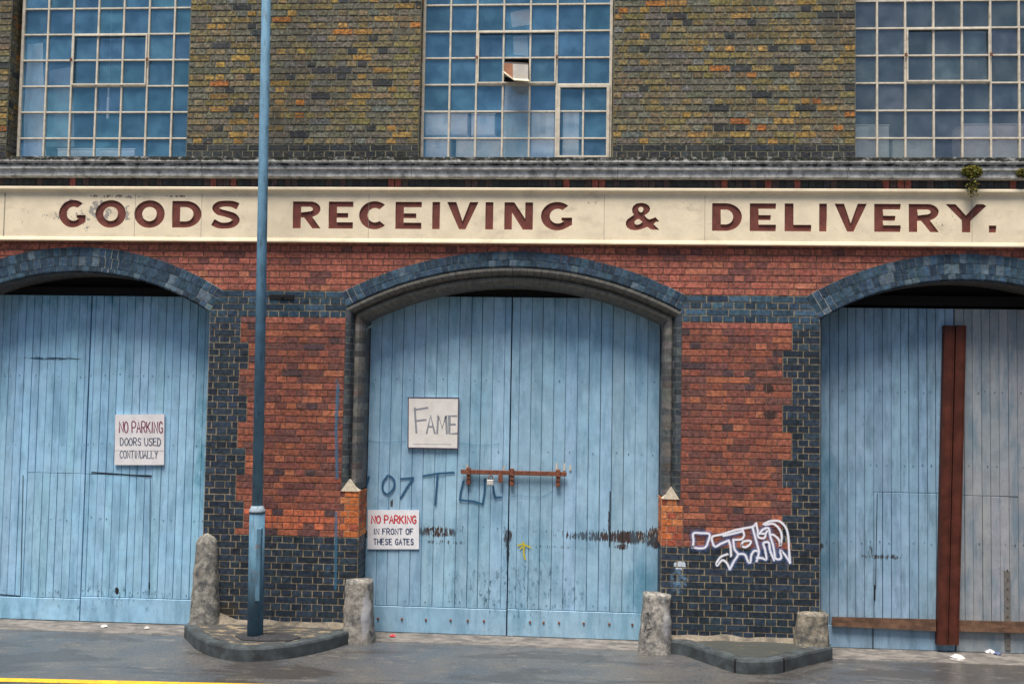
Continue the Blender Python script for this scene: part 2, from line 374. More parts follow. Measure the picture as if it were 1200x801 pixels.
for k in range(-48,12):
    z0=Z0+k*CO; z1=z0+CO
    if z1<.02: continue
    for (a,b) in spans_at(z0,z1):
        if k<-33: row(lw,a,b,z0,z1,k,blue_col,1,MORT_L)
        elif 0<=k<=3: row(lw,a,b,z0,z1,k,blue_col,1,MORT_L)
        elif k>3: row(lw,a,b,z0,z1,k,red_col,0,MORT_R,j=.0035)
        else:
            wide=((-1-k)//4)%2==1
            # which edges carry blue quoins
            segs=[]; xa,xb=a,b
            ql=qr=0
            for o in OPS:
                if abs(o['x']-.045)<.01: continue
                if abs(a-(o['x']+o['h']))<.02: ql=.454 if wide else .357
                if abs(b-(o['x']-o['h']))<.02: qr=.395 if wide else .297
            if ql: row(lw,a,a+ql,z0,z1,k,blue_col,1,MORT_L,phase=a)
            if qr: row(lw,b-qr,b,z0,z1,k,blue_col,1,MORT_L,phase=b)
            xa=a+ql; xb=b-qr
            # the bright repaired bricks below the cap stones
            ol=orr=0
            if k<-26:
                if abs(b-(.045-1.645))<.03: orr=.165 if k%2 else .21
                if abs(a-(.045+1.645))<.03: ol=.165 if k%2 else .23
            if ol: row(lw,xa,xa+ol,z0,z1,k,lambda x,z:orange_col(),0,(.35,.22,.15),phase=xa,bond=(k%2==0)); xa+=ol
            if orr: row(lw,xb-orr,xb,z0,z1,k,lambda x,z:orange_col(),0,(.35,.22,.15),phase=xb,bond=(k%2==0)); xb-=orr
            def rc(x,z,k=k):
                c=red_col(x,z)
                if k<-29 and x<0 and random.random()<.7: c=jit((.46,.13,.065))
                if k<-24 and k>=-29 and random.random()<.3: c=jit((.15,.06,.055))
                return c
            row(lw,xa,xb,z0,z1,k,rc,0,MORT_R if k<-20 or True else MORT_L,j=.0036)
# reveals of the openings
for o in OPS:
    for sd in (-1,1):
        mid=abs(o['x']-.045)<.01
        h=1.645 if mid else o['h']
        X=o['x']+sd*h
        fr=(lambda u,d,z,X=X,sd=sd:(X+sd*d,u,z))
        kk=range(-48,-26 if mid else 1)
        for k in kk:
            z0=Z0+k*CO
            if z0+CO<.02: continue
            rdm=mid and k>=-33
            row(lw,.012,.50,z0,z0+CO,k,(lambda x,z:orange_col()) if rdm else blue_col,0 if rdm else 1,MORT_L,fr=fr)
wall=lw.build('lower_brick_wall',[M['red'],M['blue'],M['mortar']],bld,label='red brick piers with dark blue brick plinth, quoins and band')
# mortar faces were given slot 0: send them to the mortar slot
def fix_mortar(o,mort_slot):
    me=o.data
    n=len(me.polygons); i=0
    idx=[p.material_index for p in me.polygons]
    for f in range(5,n,6): idx[f]=mort_slot
    me.polygons.foreach_set('material_index',idx)
fix_mortar(wall,2)
# backing core of the wall, with arched openings cut as strips
core=MB()
def strip_core(mb,xa,xb,zb,zt,y0=.0085,y1=.38):
    mb.box(xa,xb,y0,y1,zb,zt)
core_spans=[]
prev=XL
for o in OPS:
    hh=1.875 if abs(o['x']-.045)<.01 else o['h']+.012
    core.box(prev,o['x']-hh,.0105,.54,-.3,3.60); prev=o['x']+hh
core.box(prev,XR,.0105,.54,-.3,3.60)
def arch_z(o,x):
    r=o['rin']+.10; return o['zc']+math.sqrt(max(0,r*r-(x-o['x'])**2))
for sd_ in (-1,1):
    xa_,xb_=sorted((.045+sd_*1.657,.045+sd_*1.8749)); core.box(xa_,xb_,.0105,.54,-.3,1.640)
x=XL; step=.06
while x<XR:
    zb=3.60
    for o in OPS:
        if abs(x+step/2-o['x'])<(1.9 if abs(o['x']-.045)<.01 else 1.66): zb=max(zb,arch_z(o,x+step/2))
    core.box(x,x+step,.0105,.54,zb,4.37); x+=step
core.box(XL,XR,.0105,.54,4.371,5.34)
core.build('wall_core',M['dark'],bld)
# header course under the cornice
sl=MB()
x=XL
while x<XR:
    w=.078; c=jit((.035,.038,.045),.3) if random.random()<.88 else jit((.33,.09,.07))
    if random.random()<.2 : c=jit((.09,.06,.06))
    brick(sl,x,x+w,4.985,5.105,c,0,mort=(.05,.05,.05),j=.005); x+=w
x=XL
while x<XR:
    w=.117; c=jit((.33,.10,.07)) if random.random()<.7 else jit((.06,.05,.055),.3)
    x+=w
o=sl.build('dark_soldier_course',[M['blue'],M['red'],M['mortar']],bld); fix_mortar(o,2)

# ------------------------------------------------------------ arch rings
def arc_pt(o,r,t,y): return (o['x']+r*math.sin(t),y,o['zc']+r*math.cos(t))
def ring(o,bands,th,y0,dep,name,label):
    mb=MB()
    for bi,(ra,rb,w) in enumerate(bands):
        n=int(round(2*th*((ra+rb)/2)/w)); 
        ts=[-th+2*th*i/n for i in range(n+1)]
        last=(bi==len(bands)-1)
        for i in range(n):
            c=blue_col(0,4); 
            if random.random()<.12: c=jit((.10,.15,.19))
            jt=.004/ra
            bright=(abs(o['x']+4.88)<.1 and ((abs(ts[i]-.10)<.03)))
            t0,t1=ts[i]+jt,ts[i+1]-jt; r_a,r_b=ra+.004,rb-.004; ch=.003; dy=random.uniform(-.0015,.0015)
            if last:
                bl=.022                       # rounded lower arris
                fp=[arc_pt(o,r_a+bl,t0,y0+dy),arc_pt(o,r_a+bl,t1,y0+dy),arc_pt(o,r_b,t1,y0+dy),arc_pt(o,r_b,t0,y0+dy)]
                q1=[arc_pt(o,r_a+.007,t0,y0+.007),arc_pt(o,r_a+.007,t1,y0+.007)]
                q2=[arc_pt(o,r_a,t0,y0+.024),arc_pt(o,r_a,t1,y0+.024)]
                q3=[arc_pt(o,r_a,t0,y0+dep),arc_pt(o,r_a,t1,y0+dep)]
                mb.poly(fp,c); mb.poly([q1[0],q1[1],fp[1],fp[0]],c); mb.poly([q2[0],q2[1],q1[1],q1[0]],c); mb.poly([q3[0],q3[1],q2[1],q2[0]],c)
            else:
                fp=[arc_pt(o,r_a,t0,y0+dy),arc_pt(o,r_a,t1,y0+dy),arc_pt(o,r_b,t1,y0+dy),arc_pt(o,r_b,t0,y0+dy)]
                mb.poly(fp,c)
            bp=[arc_pt(o,ra,ts[i],y0+.01),arc_pt(o,ra,ts[i+1],y0+.01),arc_pt(o,rb,ts[i+1],y0+.01),arc_pt(o,rb,ts[i],y0+.01)]
            for q in range(4):
                if last and q==0: continue
                q2_=(q+1)%4; mb.poly([bp[q],bp[q2_],fp[q2_],fp[q]],c)
            mcol=MORT_B if not bright else (.6,.58,.5)
            if i in (0,1,n-1,n-2,2,n-3): mcol=(.45,.42,.34)
            my=y0+.0035; rm=ra+(.024 if last else .002)
            mb.poly([arc_pt(o,rm,ts[i],my),arc_pt(o,rm,ts[i+1],my),arc_pt(o,rb,ts[i+1],my),arc_pt(o,rb,ts[i],my)],jit(mcol,.25),1)
        # edges of the ring, and its soffit mortar
        if last:
            for i in range(n):
                mb.poly([arc_pt(o,ra+.003,ts[i],y0+dep),arc_pt(o,ra+.003,ts[i+1],y0+dep),arc_pt(o,ra+.003,ts[i+1],y0+.006),arc_pt(o,ra+.003,ts[i],y0+.006)],(.1,.1,.1),1)
    return mb.build(name,[M['blue'],M['mortar']],bld,label=label)
names={0:'blue brick arch beyond the left edge',1:'blue brick arch over the left gate',2:'blue brick arch over the middle gate',3:'blue brick arch over the right gate',4:'blue brick arch beyond the right edge'}
for i,o in enumerate(OPS):
    if i==2: ring(o,[(3.955,4.05,.076),(3.865,3.955,.076)],o['th'],-.006,.05,'arch_ring',names[i])
    else: ring(o,[(3.085,3.19,.076),(2.975,3.085,.076),(2.90,2.975,.076)],o['th'],-.006,.53,'arch_ring',names[i])
# moulded order of the middle opening: swept up the jambs and round the arch
o=OPS[2]
PROF=[(0,-.003),(.030,-.003),(.052,.010),(.066,.030),(.074,.060),(.086,.078),(.094,.062),(.106,.052),(.140,.056),(.168,.085),(.186,.125),(.194,.17),(.196,.53)]
def mould(side):
    path=[]
    zt=1.66; n=int((3.62-zt)/CO)
    def pt(i_,s):                       # s: parameter along; jamb z or arch angle
        kind,v=s; oo,y=PROF[i_]
        if kind=='j':
            X=1.845-oo; zmax=o['zc']+math.sqrt((3.865-oo)**2-X*X)
            return (o['x']+side*X,y,min(v,zmax) if v<90 else zmax)
        r=3.865-oo; X=1.845-oo; tm=math.asin(X/r)
        return (o['x']+side*r*math.sin(tm*v),y,o['zc']+r*math.cos(tm*v))
    stations=[]
    z=zt
    while z<3.46: stations.append((('j',z),('j',z+CO-.007),0)); stations.append((('j',z+CO-.007),('j',z+CO),1)); z+=CO
    stations.append((('j',z),('j',99),0))
    N=24
    for i in range(N):
        a=1-i/N; b=1-(i+1)/N; m=b+(a-b)*.06
        stations.append((('a',a),('a',m),0)); stations.append((('a',m),('a',b),1 if i%1==0 else 0))
    mb=MB()
    for si,(s0,s1,jt) in enumerate(stations):
        isarch=s0[0]=='a'
        joint = (jt==1 and not isarch) or (isarch and jt==0)
        for q in range(len(PROF)-1):
            outer=q<5
            if outer: c=random.choice([(.035,.05,.065),(.05,.065,.075),(.03,.038,.045),(.07,.085,.095)])
            else: c=random.choice([(.12,.12,.115),(.085,.088,.088),(.16,.15,.14),(.07,.072,.075),(.11,.09,.08)])
            if isarch and q>=5: c=random.choice([(.065,.064,.060),(.045,.046,.047),(.09,.083,.073)])
            if isarch and outer: c=(.022,.023,.025)
            c=jit(c,.2)
            if q in (0,1): c=cache.setdefault((si//2,'a'),c)
            elif q in (6,7,8,9,10): c=cache.setdefault((si//2,'b'),c)
            if joint: c=(.13,.125,.11)
            p=[pt(q,s0),pt(q+1,s0),pt(q+1,s1),pt(q,s1)]
            if side>0: p=p[::-1]
            mb.poly(p,c)
    return mb
cache={}
a=mould(-1); cache={}
b=mould(1)
n=len(a.v); a.v+=b.v; a.f+=[tuple(i+n for i in f) for f in b.f]; a.c+=b.c; a.m+=b.m
a.build('arch_moulding',M['mould'],bld,label='grey moulded brick order round the middle gate')
# cap stones where the jamb moulding stops
for sx,(x0,x1) in ((-1,(-1.812,-1.604)),(1,(1.694,1.886))):
    mb=MB(); z0=1.6474; x0+=.004; x1-=.004; xm=(x0+x1)/2; ap=(xm,-.010,1.778)
    F0,F1=(x0,-.012,z0-.008),(x1,-.012,z0-.008); K0,K1,KA_=(x0,.17,z0-.008),(x1,.17,z0-.008),(xm,.17,1.74)
    for q in ([F0,F1,ap],[K1,K0,KA_],[F0,ap,KA_,K0],[F1,K1,KA_,ap],[F0,K0,K1,F1]): mb.poly(q,(1,1,1))
    mb.build('cap_stone',M['stonecap'],bld)
# dark boards closing the arches above the gates, iron bits
for i,o in enumerate(OPS):
    mb=MB(); h=(1.66 if i==2 else o['h']+.01)
    mb.box(o['x']-h,o['x']+h,.48,.51,3.3,o['zc']+o['rin']+.02)
    zt=3.84 if i==2 else 3.80
    mb.box(o['x']-h,o['x']+h,.40,.479,zt-.01,zt+.10)
    mb.build('arch_infill_board',M['dark'],bld)

# ------------------------------------------------------------ upper wall
WINS=[dict(x0=-5.80,x1=-3.685,f0=-5.737,cw=.302),dict(x0=-1.03,x1=1.118,f0=-1.016,cw=.3015),dict(x0=3.735,x1=5.86,f0=3.70,cw=.302)]
EXTRA=[dict(x0=-10.5,x1=-8.4,f0=-10.48,cw=.2965),dict(x0=8.45,x1=10.55,f0=8.47,cw=.2965)]
ALLW=[EXTRA[0]]+WINS+[EXTRA[1]]
ZS=5.345; ZH=8.25; ZT=10.2
uw=MB(); k=0; z=ZS
while z<ZT:
    z1=z+CO; sp=[XL]
    if z<ZH:
        for w in ALLW: sp+=[w['x0'],w['x1']]
    sp.append(XR)
    for i in range(0,len(sp),2):
        if k<2: row(uw,sp[i],sp[i+1],z,z1,k,lambda x,z:jit(random.choice([(.03,.038,.048),(.045,.05,.055),(.025,.03,.035)]),.2),0,(.20,.19,.13),j=.005)
        else: row(uw,sp[i],sp[i+1],z,z1,k,stock_col,0,MORT_U,j=.0055,dep=.012)
    z=z1; k+=1
for w in ALLW:
    for X,sd in ((w['x0'],-1),(w['x1'],1)):
        fr=(lambda u,d,z,X=X,sd=sd:(X+sd*d,u,z)); z=ZS; k=0
        while z<ZH: row(uw,.014,.24,z,z+CO,k,stock_col,0,MORT_U,fr=fr,j=.0055); z+=CO; k+=1
uo=uw.build('upper_brick_wall',[M['stock'],M['mortar']],bld,label='weathered yellow stock brick wall above the fascia')
fix_mortar(uo,1)
mb=MB(); xs=[XL]
for w in ALLW: xs+=[w['x0']-.012,w['x1']+.012]
xs.append(XR)
for i in range(0,len(xs),2): mb.box(xs[i],xs[i+1],.0125,.30,5.34,ZH)
mb.box(XL,XR,.0125,.30,ZH+.001,ZT)
mb.box(XL,XR,.30,6.0,ZT-.05,ZT+.08)                      # roof slab
mb.box(XL-.05,XL,.0,6.0,-.3,ZT+.08); mb.box(XR,XR+.05,.0,6.0,-.3,ZT+.08); mb.box(XL,XR,5.95,6.0,-.3,ZT-.06)
mb.build('rear_structure',M['dark'],bld)
mb=MB(); mb.box(XL+.1,XR-.1,.42,5.0,5.05,5.10); mb.box(XL+.1,XR-.1,2.9,2.95,5.1,9.4); mb.box(XL+.1,XR-.1,.31,2.9,9.35,9.4)
mb.build('upper_room',M['inside'],bld)
# cornice
mb=MB()
prof=[(0.02,5.352),(-.135,5.318),(-.150,5.312),(-.150,5.262),(-.135,5.255),(-.135,5.243),(-.118,5.238),(-.110,5.215),(-.125,5.205),(-.125,5.185),(-.100,5.178),(-.100,5.108),(-.085,5.100),(.02,5.100)]
js=[at(p,200,-.12).x for p in (12,236,432,482,724,858,994)]; js=[XL]+[-11,-9.2,-7.3]+js+[6.4,8.3,10.2]+[XR]
js=sorted(js)
for a,b in zip(js[:-1],js[1:]):
    n_=max(2,int((b-a)/.1)); dz=random.uniform(-.002,.002)
    xs=[a+.002+(b-a-.004)*i/n_ for i in range(n_+1)]
    for i in range(n_):
        for q in range(len(prof)-1):
            (ya,za),(yb,zb)=prof[q],prof[q+1]
            jx=lambda x,y,z:(x,y+.002*noise.noise(Vector((x*6,y*9,z*20))),z+dz+.0015*noise.noise(Vector((x*8,3,z*20))))
            mb.poly([jx(xs[i],ya,za),jx(xs[i],yb,zb),jx(xs[i+1],yb,zb),jx(xs[i+1],ya,za)][::1],(1,1,1))
mb.build('stone_cornice',M['cornice'],bld,label='weathered grey stone string course with black grime')

# ------------------------------------------------------------ windows
def window(w,vent_rows,extra=None,broken=None,shown=True,tone=(.05,.17,.30),gm_='glass'):
    f0,cw=w['f0'],w['cw']; rh=.305; zb=5.594; y=.15
    W=7*cw; f1=f0+W
    fm=MB()
    b=.011
    for i in range(8):
        x=f0+i*cw; bw=b*(1.0 if 0<i<7 else 1.5); fm.box(x-bw,x+bw,y-.018,y+.014,5.345,ZH,ch=.003)
    zr=[5.352]+[zb+rh*i for i in range(9)]
    for j_,z in enumerate(zr):
        for i in range(7):
            xa=f0+i*cw+b+.0005; xb=f0+(i+1)*cw-b-.0005
            if broken and False: continue
            fm.box(xa,xb,y-.014,y+.012,z-.009,z+.009,ch=.0025)
    fo=fm.build('window_frame',M['winpaint'],bld)
    def sash(c0,c1,ra,rb,name,t=.017,yo=-.034):
        m=MB(); xa,xb=f0+c0*cw+.010,f0+c1*cw-.010; za,zc_=zr[ra]+.008,zr[rb]-.008
        m.box(xa,xa+t,y+yo,y-.0185,za,zc_,ch=.002); m.box(xb-t,xb,y+yo,y-.0185,za,zc_,ch=.002)
        m.box(xa+t,xb-t,y+yo,y-.0185,za,za+t,ch=.002); m.box(xa+t,xb-t,y+yo,y-.0185,zc_-t,zc_,ch=.002)
        s=m.build(name,M['winpaint'],fo)
        return s
    sash(2,5,vent_rows[0],vent_rows[1],'casement')
    zm=(zr[vent_rows[0]]+zr[vent_rows[1]])/2
    for x in (f0+2*cw,f0+5*cw):
        hg=MB(); hg.box(x-.014,x+.014,y-.045,y-.0355,zm-.018,zm+.018,ch=.003); hg.build('hinge',M['rust'],fo)
    if extra: sash(*extra,'casement',t=.034,yo=-.040)
    gm=MB()
    for j_ in range(len(zr)-1):
        for i in range(7):
            if broken and (i,j_)==broken: continue
            tx,tz=random.uniform(-.003,.003),random.uniform(-.003,.003)
            xa,xb=f0+i*cw,f0+(i+1)*cw; za,zb_=zr[j_],zr[j_+1]
            c=jit(tone,.25)
            gm.poly([(xa,y+.004+tx,za),(xb,y+.004-tx,za),(xb,y+.004-tx+tz,zb_),(xa,y+.004+tx+tz,zb_)],c)
    gm.build('window_glass',M[gm_],fo)
    return fo
TN=[(.15,.38,.58),(.15,.38,.58),(.19,.26,.31)]  # pane tones carry the reflected sky
window(EXTRA[0],(2,4)); window(WINS[0],(3,5),tone=TN[0]); window(WINS[1],(3,5),extra=(5,7,0,3),broken=(3,4-1+0),tone=TN[1]); window(WINS[2],(3,5),tone=TN[2],gm_='glassR'); window(EXTRA[1],(2,4))

# things behind the glass
def crate(px0,px1,py0,py1,y,c,label,cat='box',name='storage_box',dep=.3,tilt=0,grp='pale boxes behind the window glass',mat='card'):
    a=at(px0,py1,y); b=at(px1,py0,y)
    o=thing(name,label,cat,((a.x+b.x)/2,y+dep/2,min(a.z,b.z)),grp)
    w=abs(b.x-a.x); h=abs(b.z-a.z); L=o.location
    m=MB(); m.box(L.x-w/2,L.x+w/2,y,y+dep,L.z,L.z+h-.012,c,ch=.006); m.build('carton',M[mat],o)
    m=MB(); m.box(L.x-w/2-.004,L.x+w/2+.004,y-.004,y+dep+.004,L.z+h-.0115,L.z+h,jit(c,.08)); m.box(L.x-.03,L.x+.03,y-.003,y-.0002,L.z+h*.55,L.z+h-.012,tuple(q*.8 for q in c)); m.build('lid',M[mat],o)
    o.rotation_euler=(0,0,tilt); return o
P1=(.80,.80,.80)
crate(67,158,174,187,.24,(.75,.78,.80),'low white box standing on the sill inside the left window',grp=None)
crate(498,548,132,158,.26,P1,'pale carton behind the second row of centre window panes, upper left')
crate(552,580,133,158,.28,P1,'narrow pale carton beside the upper left one in centre window')
crate(498,528,161,188,.24,(.74,.75,.76),'pale carton at bottom left corner of centre window')
crate(534,588,163,188,.26,(.76,.75,.73),'wide pale carton standing left of the drape in centre window')
crate(622,650,130,187,.24,(.82,.81,.80),'tall pale carton right of the drape in centre window')
crate(659,679,130,187,.22,(.80,.82,.84),'tall pale carton behind the thick casement of centre window')
crate(1000,1042,146,188,.26,(.50,.54,.54),'grey carton in lower left corner of the right window')
crate(1046,1094,162,188,.30,(.50,.53,.52),'low grey carton second from left in right window')
crate(1128,1200,145,188,.27,(.55,.50,.52),'pinkish wide carton at lower right of the right window')
def sheet(pts,y,c,name,label,cat,amp=.03,mat='card',th=.004):
    # hanging sheet outlined by its four photo corners (tl,tr,br,bl), rippled and thick
    A,B,C_,D=[at(p[0],p[1],y) for p in pts]; n=18; m=MB(); g={}
    for i in range(n+1):
        for j_ in range(n+1):
            s,t=i/n,j_/n; p=(A*(1-s)+B*s)*(1-t)+(D*(1-s)+C_*s)*t
            dy=amp*noise.noise(Vector((p.x*7,2,p.z*1.6)))+amp*.5*noise.noise(Vector((p.x*19,5,p.z*3)))
            g[i,j_]=Vector((p.x,y+dy,p.z))
    for i in range(n):
        for j_ in range(n):
            q=[g[i,j_],g[i,j_+1],g[i+1,j_+1],g[i+1,j_]]
            m.poly(q,c); m.poly([v+Vector((0,th,0)) for v in q[::-1]],c)
    for i in range(n):
        for (a,b) in (((i,0),(i+1,0)),((i+1,n),(i,n)),((0,i+1),(0,i)),((n,i),(n,i+1))):
            m.poly([g[a],g[b],g[b]+Vector((0,th,0)),g[a]+Vector((0,th,0))],c)
    ob=m.build(name,M[mat],smooth=True); tag(ob,label,cat); return settle(ob)
sheet([(592,100),(620,100),(622,187),(588,187)],.30,(.75,.78,.76),'hanging_cloth','pale cloth hanging below the broken pane inside centre window','cloth')
sheet([(32,52),(50,50),(54,187),(27,187)],.30,(.62,.66,.70),'hanging_cloth','grey cloth hanging at left side inside the left window','cloth')
sheet([(56,84),(84,78),(88,172),(54,172)],.48,(.28,.36,.42),'hanging_cloth','dim cloth further inside the left window','cloth')
sheet([(598,15),(620,10),(622,29),(600,32)],.160,(.36,.27,.20),'brown_paper','torn brown paper patch stuck on an upper centre window pane','paper',.002,th=.002)
sheet([(601,43),(618,42),(619,66),(602,64)],.162,(.42,.42,.40),'grey_paper','faded paper stuck on the pane above the broken one','paper',.002,th=.002)
m=MB(); a=at(127.5,102,.5); b=at(127.5,142,.5); m.tube([tuple(a),(a.x,a.y,a.z-.13)],[.012,.012],8,(.6,.65,.65)); 
m.tube([(a.x,a.y,a.z-.13),(a.x,a.y,a.z-.38)],[.016,.016],10,(.85,.88,.9)); m.tube([(a.x,a.y,a.z),(a.x,a.y,9.36)],[.003,.003],6,(.3,.3,.3))
ob=m.build('hanging_lamp_tube',M['card']); tag(ob,'thin white tube hanging inside the left window','lamp'); settle(ob)
# carton poking out of the broken pane
cb=thing('cardboard_box','open pale cardboard box poking out of the broken pane in centre window','box',tuple(at(606,95,.1)))
m=MB()
def P(px,py,y): return tuple(at(px,py,y))
A0,A1,A2,A3=P(591,84,.02),P(601,92,-.06),P(601,75,-.06),P(591,74,.02)
B1,B2=P(619,93,-.02),P(619,76,-.02)
m.poly([A0,A1,A2,A3],(.42,.20,.12)); m.poly([A1,B1,B2,A2],(.62,.58,.52))
m.poly([A3,A2,B2,P(618,73,.25),P(592,72,.25)],(.05,.04,.04)); m.poly([A0,P(592,90,.25),P(619,92,.25),B1,A1],(.40,.36,.3))
m.poly([B1,P(619,92,.25),P(618,73,.25),B2],(.5,.45,.4))
m.build('carton',M['card'],cb)
m=MB(); m.poly([P(589,84,.02),P(603,94,-.10),P(620,95,-.08),B1,A1,A0],(.66,.60,.45)); m.poly([P(589,85,.021),A0,A1,B1,P(620,96,-.079),P(603,95,-.099)],(.5,.44,.33)); m.build('flap',M['card'],cb)

# ------------------------------------------------------------ gates
def leaf(name,x0,x1,z0,z1,y,bw,rail,mat,base,label,cuts=(),edge=.08,hstile=0,irregular=.12,parent=bld):
    """vertical boards with open grooves; cuts=(xa,xb,z) cross joints in the boards"""
    m=MB(); n=max(3,round((x1-x0-edge)/bw)); xs=[x0]
    if hstile<0: xs.append(x0+edge)
    a=xs[-1]; bEnd=x1-(edge if hstile>0 else 0)
    for i in range(1,n): xs.append(a+(bEnd-a)*i/n+random.uniform(-.004,.004))
    xs.append(bEnd)
    if hstile>0: xs.append(x1)
    for a,b in zip(xs[:-1],xs[1:]):
        zz=[rail]+sorted(c[2] for c in cuts if c[0]<=(a+b)/2<=c[1])+[z1]
        for za,zb in zip(zz[:-1],zz[1:]):
            c=jit(base,.075); g=random.choice([.0015,.002,.0025,.004]); dy=random.uniform(-.003,.003)
            m.box(a+g,b-g,y+dy,y+.03,za+.003,zb-.003,c,ch=.003)
    m.box(x0+.003,x1-.003,y+.031,y+.06,z0+.01,z1-.005,tuple(q*.25 for q in base))
    for (a,b) in zip(xs[:-1],xs[1:]):
        for zz_ in (rail+.06,rail+.9,rail+1.75,rail+2.55):
            if random.random()<.7:
                xx=(a+b)/2+random.uniform(-.02,.02); zq=zz_+random.uniform(-.012,.012); r_=random.uniform(.003,.006); m.box(xx-r_,xx+r_,y-.0045,y,zq-r_,zq+r_*1.4,tuple(q*.3 for q in base))
    ob=m.build(name,mat,parent,label=label)
    m=MB(); m.box(x0+.002,x1-.002,y-.006,y+.030,z0,rail-.003,jit(base,.03),ch=.004); m.build('bottom_rail',mat,ob)
    return ob
Lb=(.36,.60,.80); Cb=(.335,.53,.69); Rb=(.29,.43,.57); Rg=(.32,.34,.36)
def Z(px,py,y=yd): return at(px,py,y).z
def X(px,py,y=yd): return at(px,py,y).x
TOPL,TOPC,TOPR=3.80,3.835,3.76
xl=X(104,450); 
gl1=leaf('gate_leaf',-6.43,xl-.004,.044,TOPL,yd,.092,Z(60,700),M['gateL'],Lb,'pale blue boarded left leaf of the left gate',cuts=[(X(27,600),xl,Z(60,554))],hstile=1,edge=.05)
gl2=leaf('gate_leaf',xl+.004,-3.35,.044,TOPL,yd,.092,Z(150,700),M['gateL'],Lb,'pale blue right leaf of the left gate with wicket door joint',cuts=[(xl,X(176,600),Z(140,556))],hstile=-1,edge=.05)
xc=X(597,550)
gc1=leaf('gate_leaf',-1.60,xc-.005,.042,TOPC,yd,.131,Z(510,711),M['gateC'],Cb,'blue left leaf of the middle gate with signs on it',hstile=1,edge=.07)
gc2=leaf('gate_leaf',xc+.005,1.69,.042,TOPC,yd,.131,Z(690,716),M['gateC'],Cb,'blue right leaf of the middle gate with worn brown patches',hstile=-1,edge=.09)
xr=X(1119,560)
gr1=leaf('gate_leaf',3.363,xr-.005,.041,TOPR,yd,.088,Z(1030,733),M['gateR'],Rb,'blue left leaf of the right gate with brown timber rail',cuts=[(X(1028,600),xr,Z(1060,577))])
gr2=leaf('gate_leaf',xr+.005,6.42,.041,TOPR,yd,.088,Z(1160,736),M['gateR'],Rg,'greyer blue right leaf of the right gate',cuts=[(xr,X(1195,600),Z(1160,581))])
def slit(parent,pts,w,y=yd-.0045,c=(.02,.03,.04),name='crack'):
    m=MB()
    for a,b in zip(pts[:-1],pts[1:]):
        A,B=at(*a,y),at(*b,y); d=(B-A); d.y=0; nrm=Vector((-d.z,0,d.x)).normalized()*w/2
        m.poly([tuple(A-nrm),tuple(B-nrm),tuple(B+nrm),tuple(A+nrm)],c)
    return m.build(name,M['dark'],parent)
slit(gl2,[(107,553),(178,558)],.014,name='wicket_joint'); slit(gl2,[(176,560),(175,697)],.006,name='wicket_joint')
slit(gl1,[(27,556),(24,697)],.007,name='wicket_joint'); slit(gl1,[(0,696),(24,698)],.012,name='wicket_joint')
slit(gc2,[(715,575),(714,640)],.010); slit(gr1,[(1028,577),(1026,690)],.007,name='wicket_joint'); slit(gr1,[(1025,685),(1025,703)],.014)
slit(gr1,[(1023,735),(1023,762)],.010,y=yd-.010)
slit(gc1,[(428,645),(424,560)],.006); slit(gl2,[(175,682),(175,690)],.016)
# coach bolts on the middle gate's bottom rails
for lf,pxs in ((gc1,(443,471,499,528,548,567)),(gc2,(621,637,655,684,714,741))):
    for px in pxs:
        m=MB(); p=at(px,724+ (px-440)*.024,yd-.006); m.tube([(p.x,yd-.006,p.z),(p.x,yd-.018,p.z)],[.014,.011],8,(.5,.5,.5)); m.build('bolt_head',M['rust'],lf)
# sliding bar bolt
bb=MB(); a=at(540,552,yd-.045); b=at(664,554,yd-.045)
bb.box(a.x,b.x,yd-.055,yd-.035,a.z-.028,a.z+.022,ch=.004)
bar=bb.build('sliding_bolt',M['rust'],bld,label='rusty sliding bar bolt across the middle gate')
for px in (549,600,654):
    m=MB(); p=at(px,556,yd-.05); z=a.z
    m.box(p.x-.024,p.x+.024,yd-.070,yd-.0555,z-.035,z+.045,ch=.004); m.box(p.x-.020,p.x+.020,yd-.040,yd-.007,z+.0225,z+.045); 
    m.box(p.x-.020,p.x+.020,yd-.060,yd-.020,z-.085,z-.036,ch=.004); m.box(p.x-.024,p.x+.024,yd-.052,yd-.010,z-.145,z-.088,ch=.004)
    m.build('bracket',M['rust'],bar)
for px,dz in ((547,.07),(590,.05),(652,.09),(661,.08),(668,.06)):
    m=MB(); p=at(px,550,yd-.01)
    m.poly([(p.x-.012,yd-.009,p.z-.01),(p.x+.016,yd-.009,p.z-.01),(p.x+.010,yd-.016,p.z+dz),(p.x-.004,yd-.014,p.z+dz*.8)],(.7,.62,.5)); m.poly([(p.x-.012,yd-.006,p.z-.01),(p.x-.004,yd-.010,p.z+dz*.8),(p.x+.010,yd-.012,p.z+dz),(p.x+.016,yd-.006,p.z-.01)],(.7,.62,.5)); m.build('split_wood',M['card'],bar)
pl=thing('padlock','small grey padlock hanging from the rusty bar bolt','padlock',tuple(at(578,566,yd-.08)))
m=MB(); p=at(575,564,yd-.075); m.box(p.x-.040,p.x+.034,yd-.098,yd-.072,p.z-.038,p.z+.022,(.55,.53,.50),ch=.006); m.build('lock_body',M['plastic'],pl)
m=MB(); pts=[(p.x+.026*math.cos(t),yd-.085,p.z+.022+.052*math.sin(t)) for t in [math.pi*i/8 for i in range(9)]]; m.tube(pts,[.006]*9,8,(.2,.15,.1)); m.build('shackle',M['rust'],pl)
m=MB(); p=at(587,562,yd-.06); m.box(p.x-.03,p.x+.02,yd-.066,yd-.0555,p.z-.03,p.z+.06,ch=.003); m.build('hasp',M['rust'],bar)
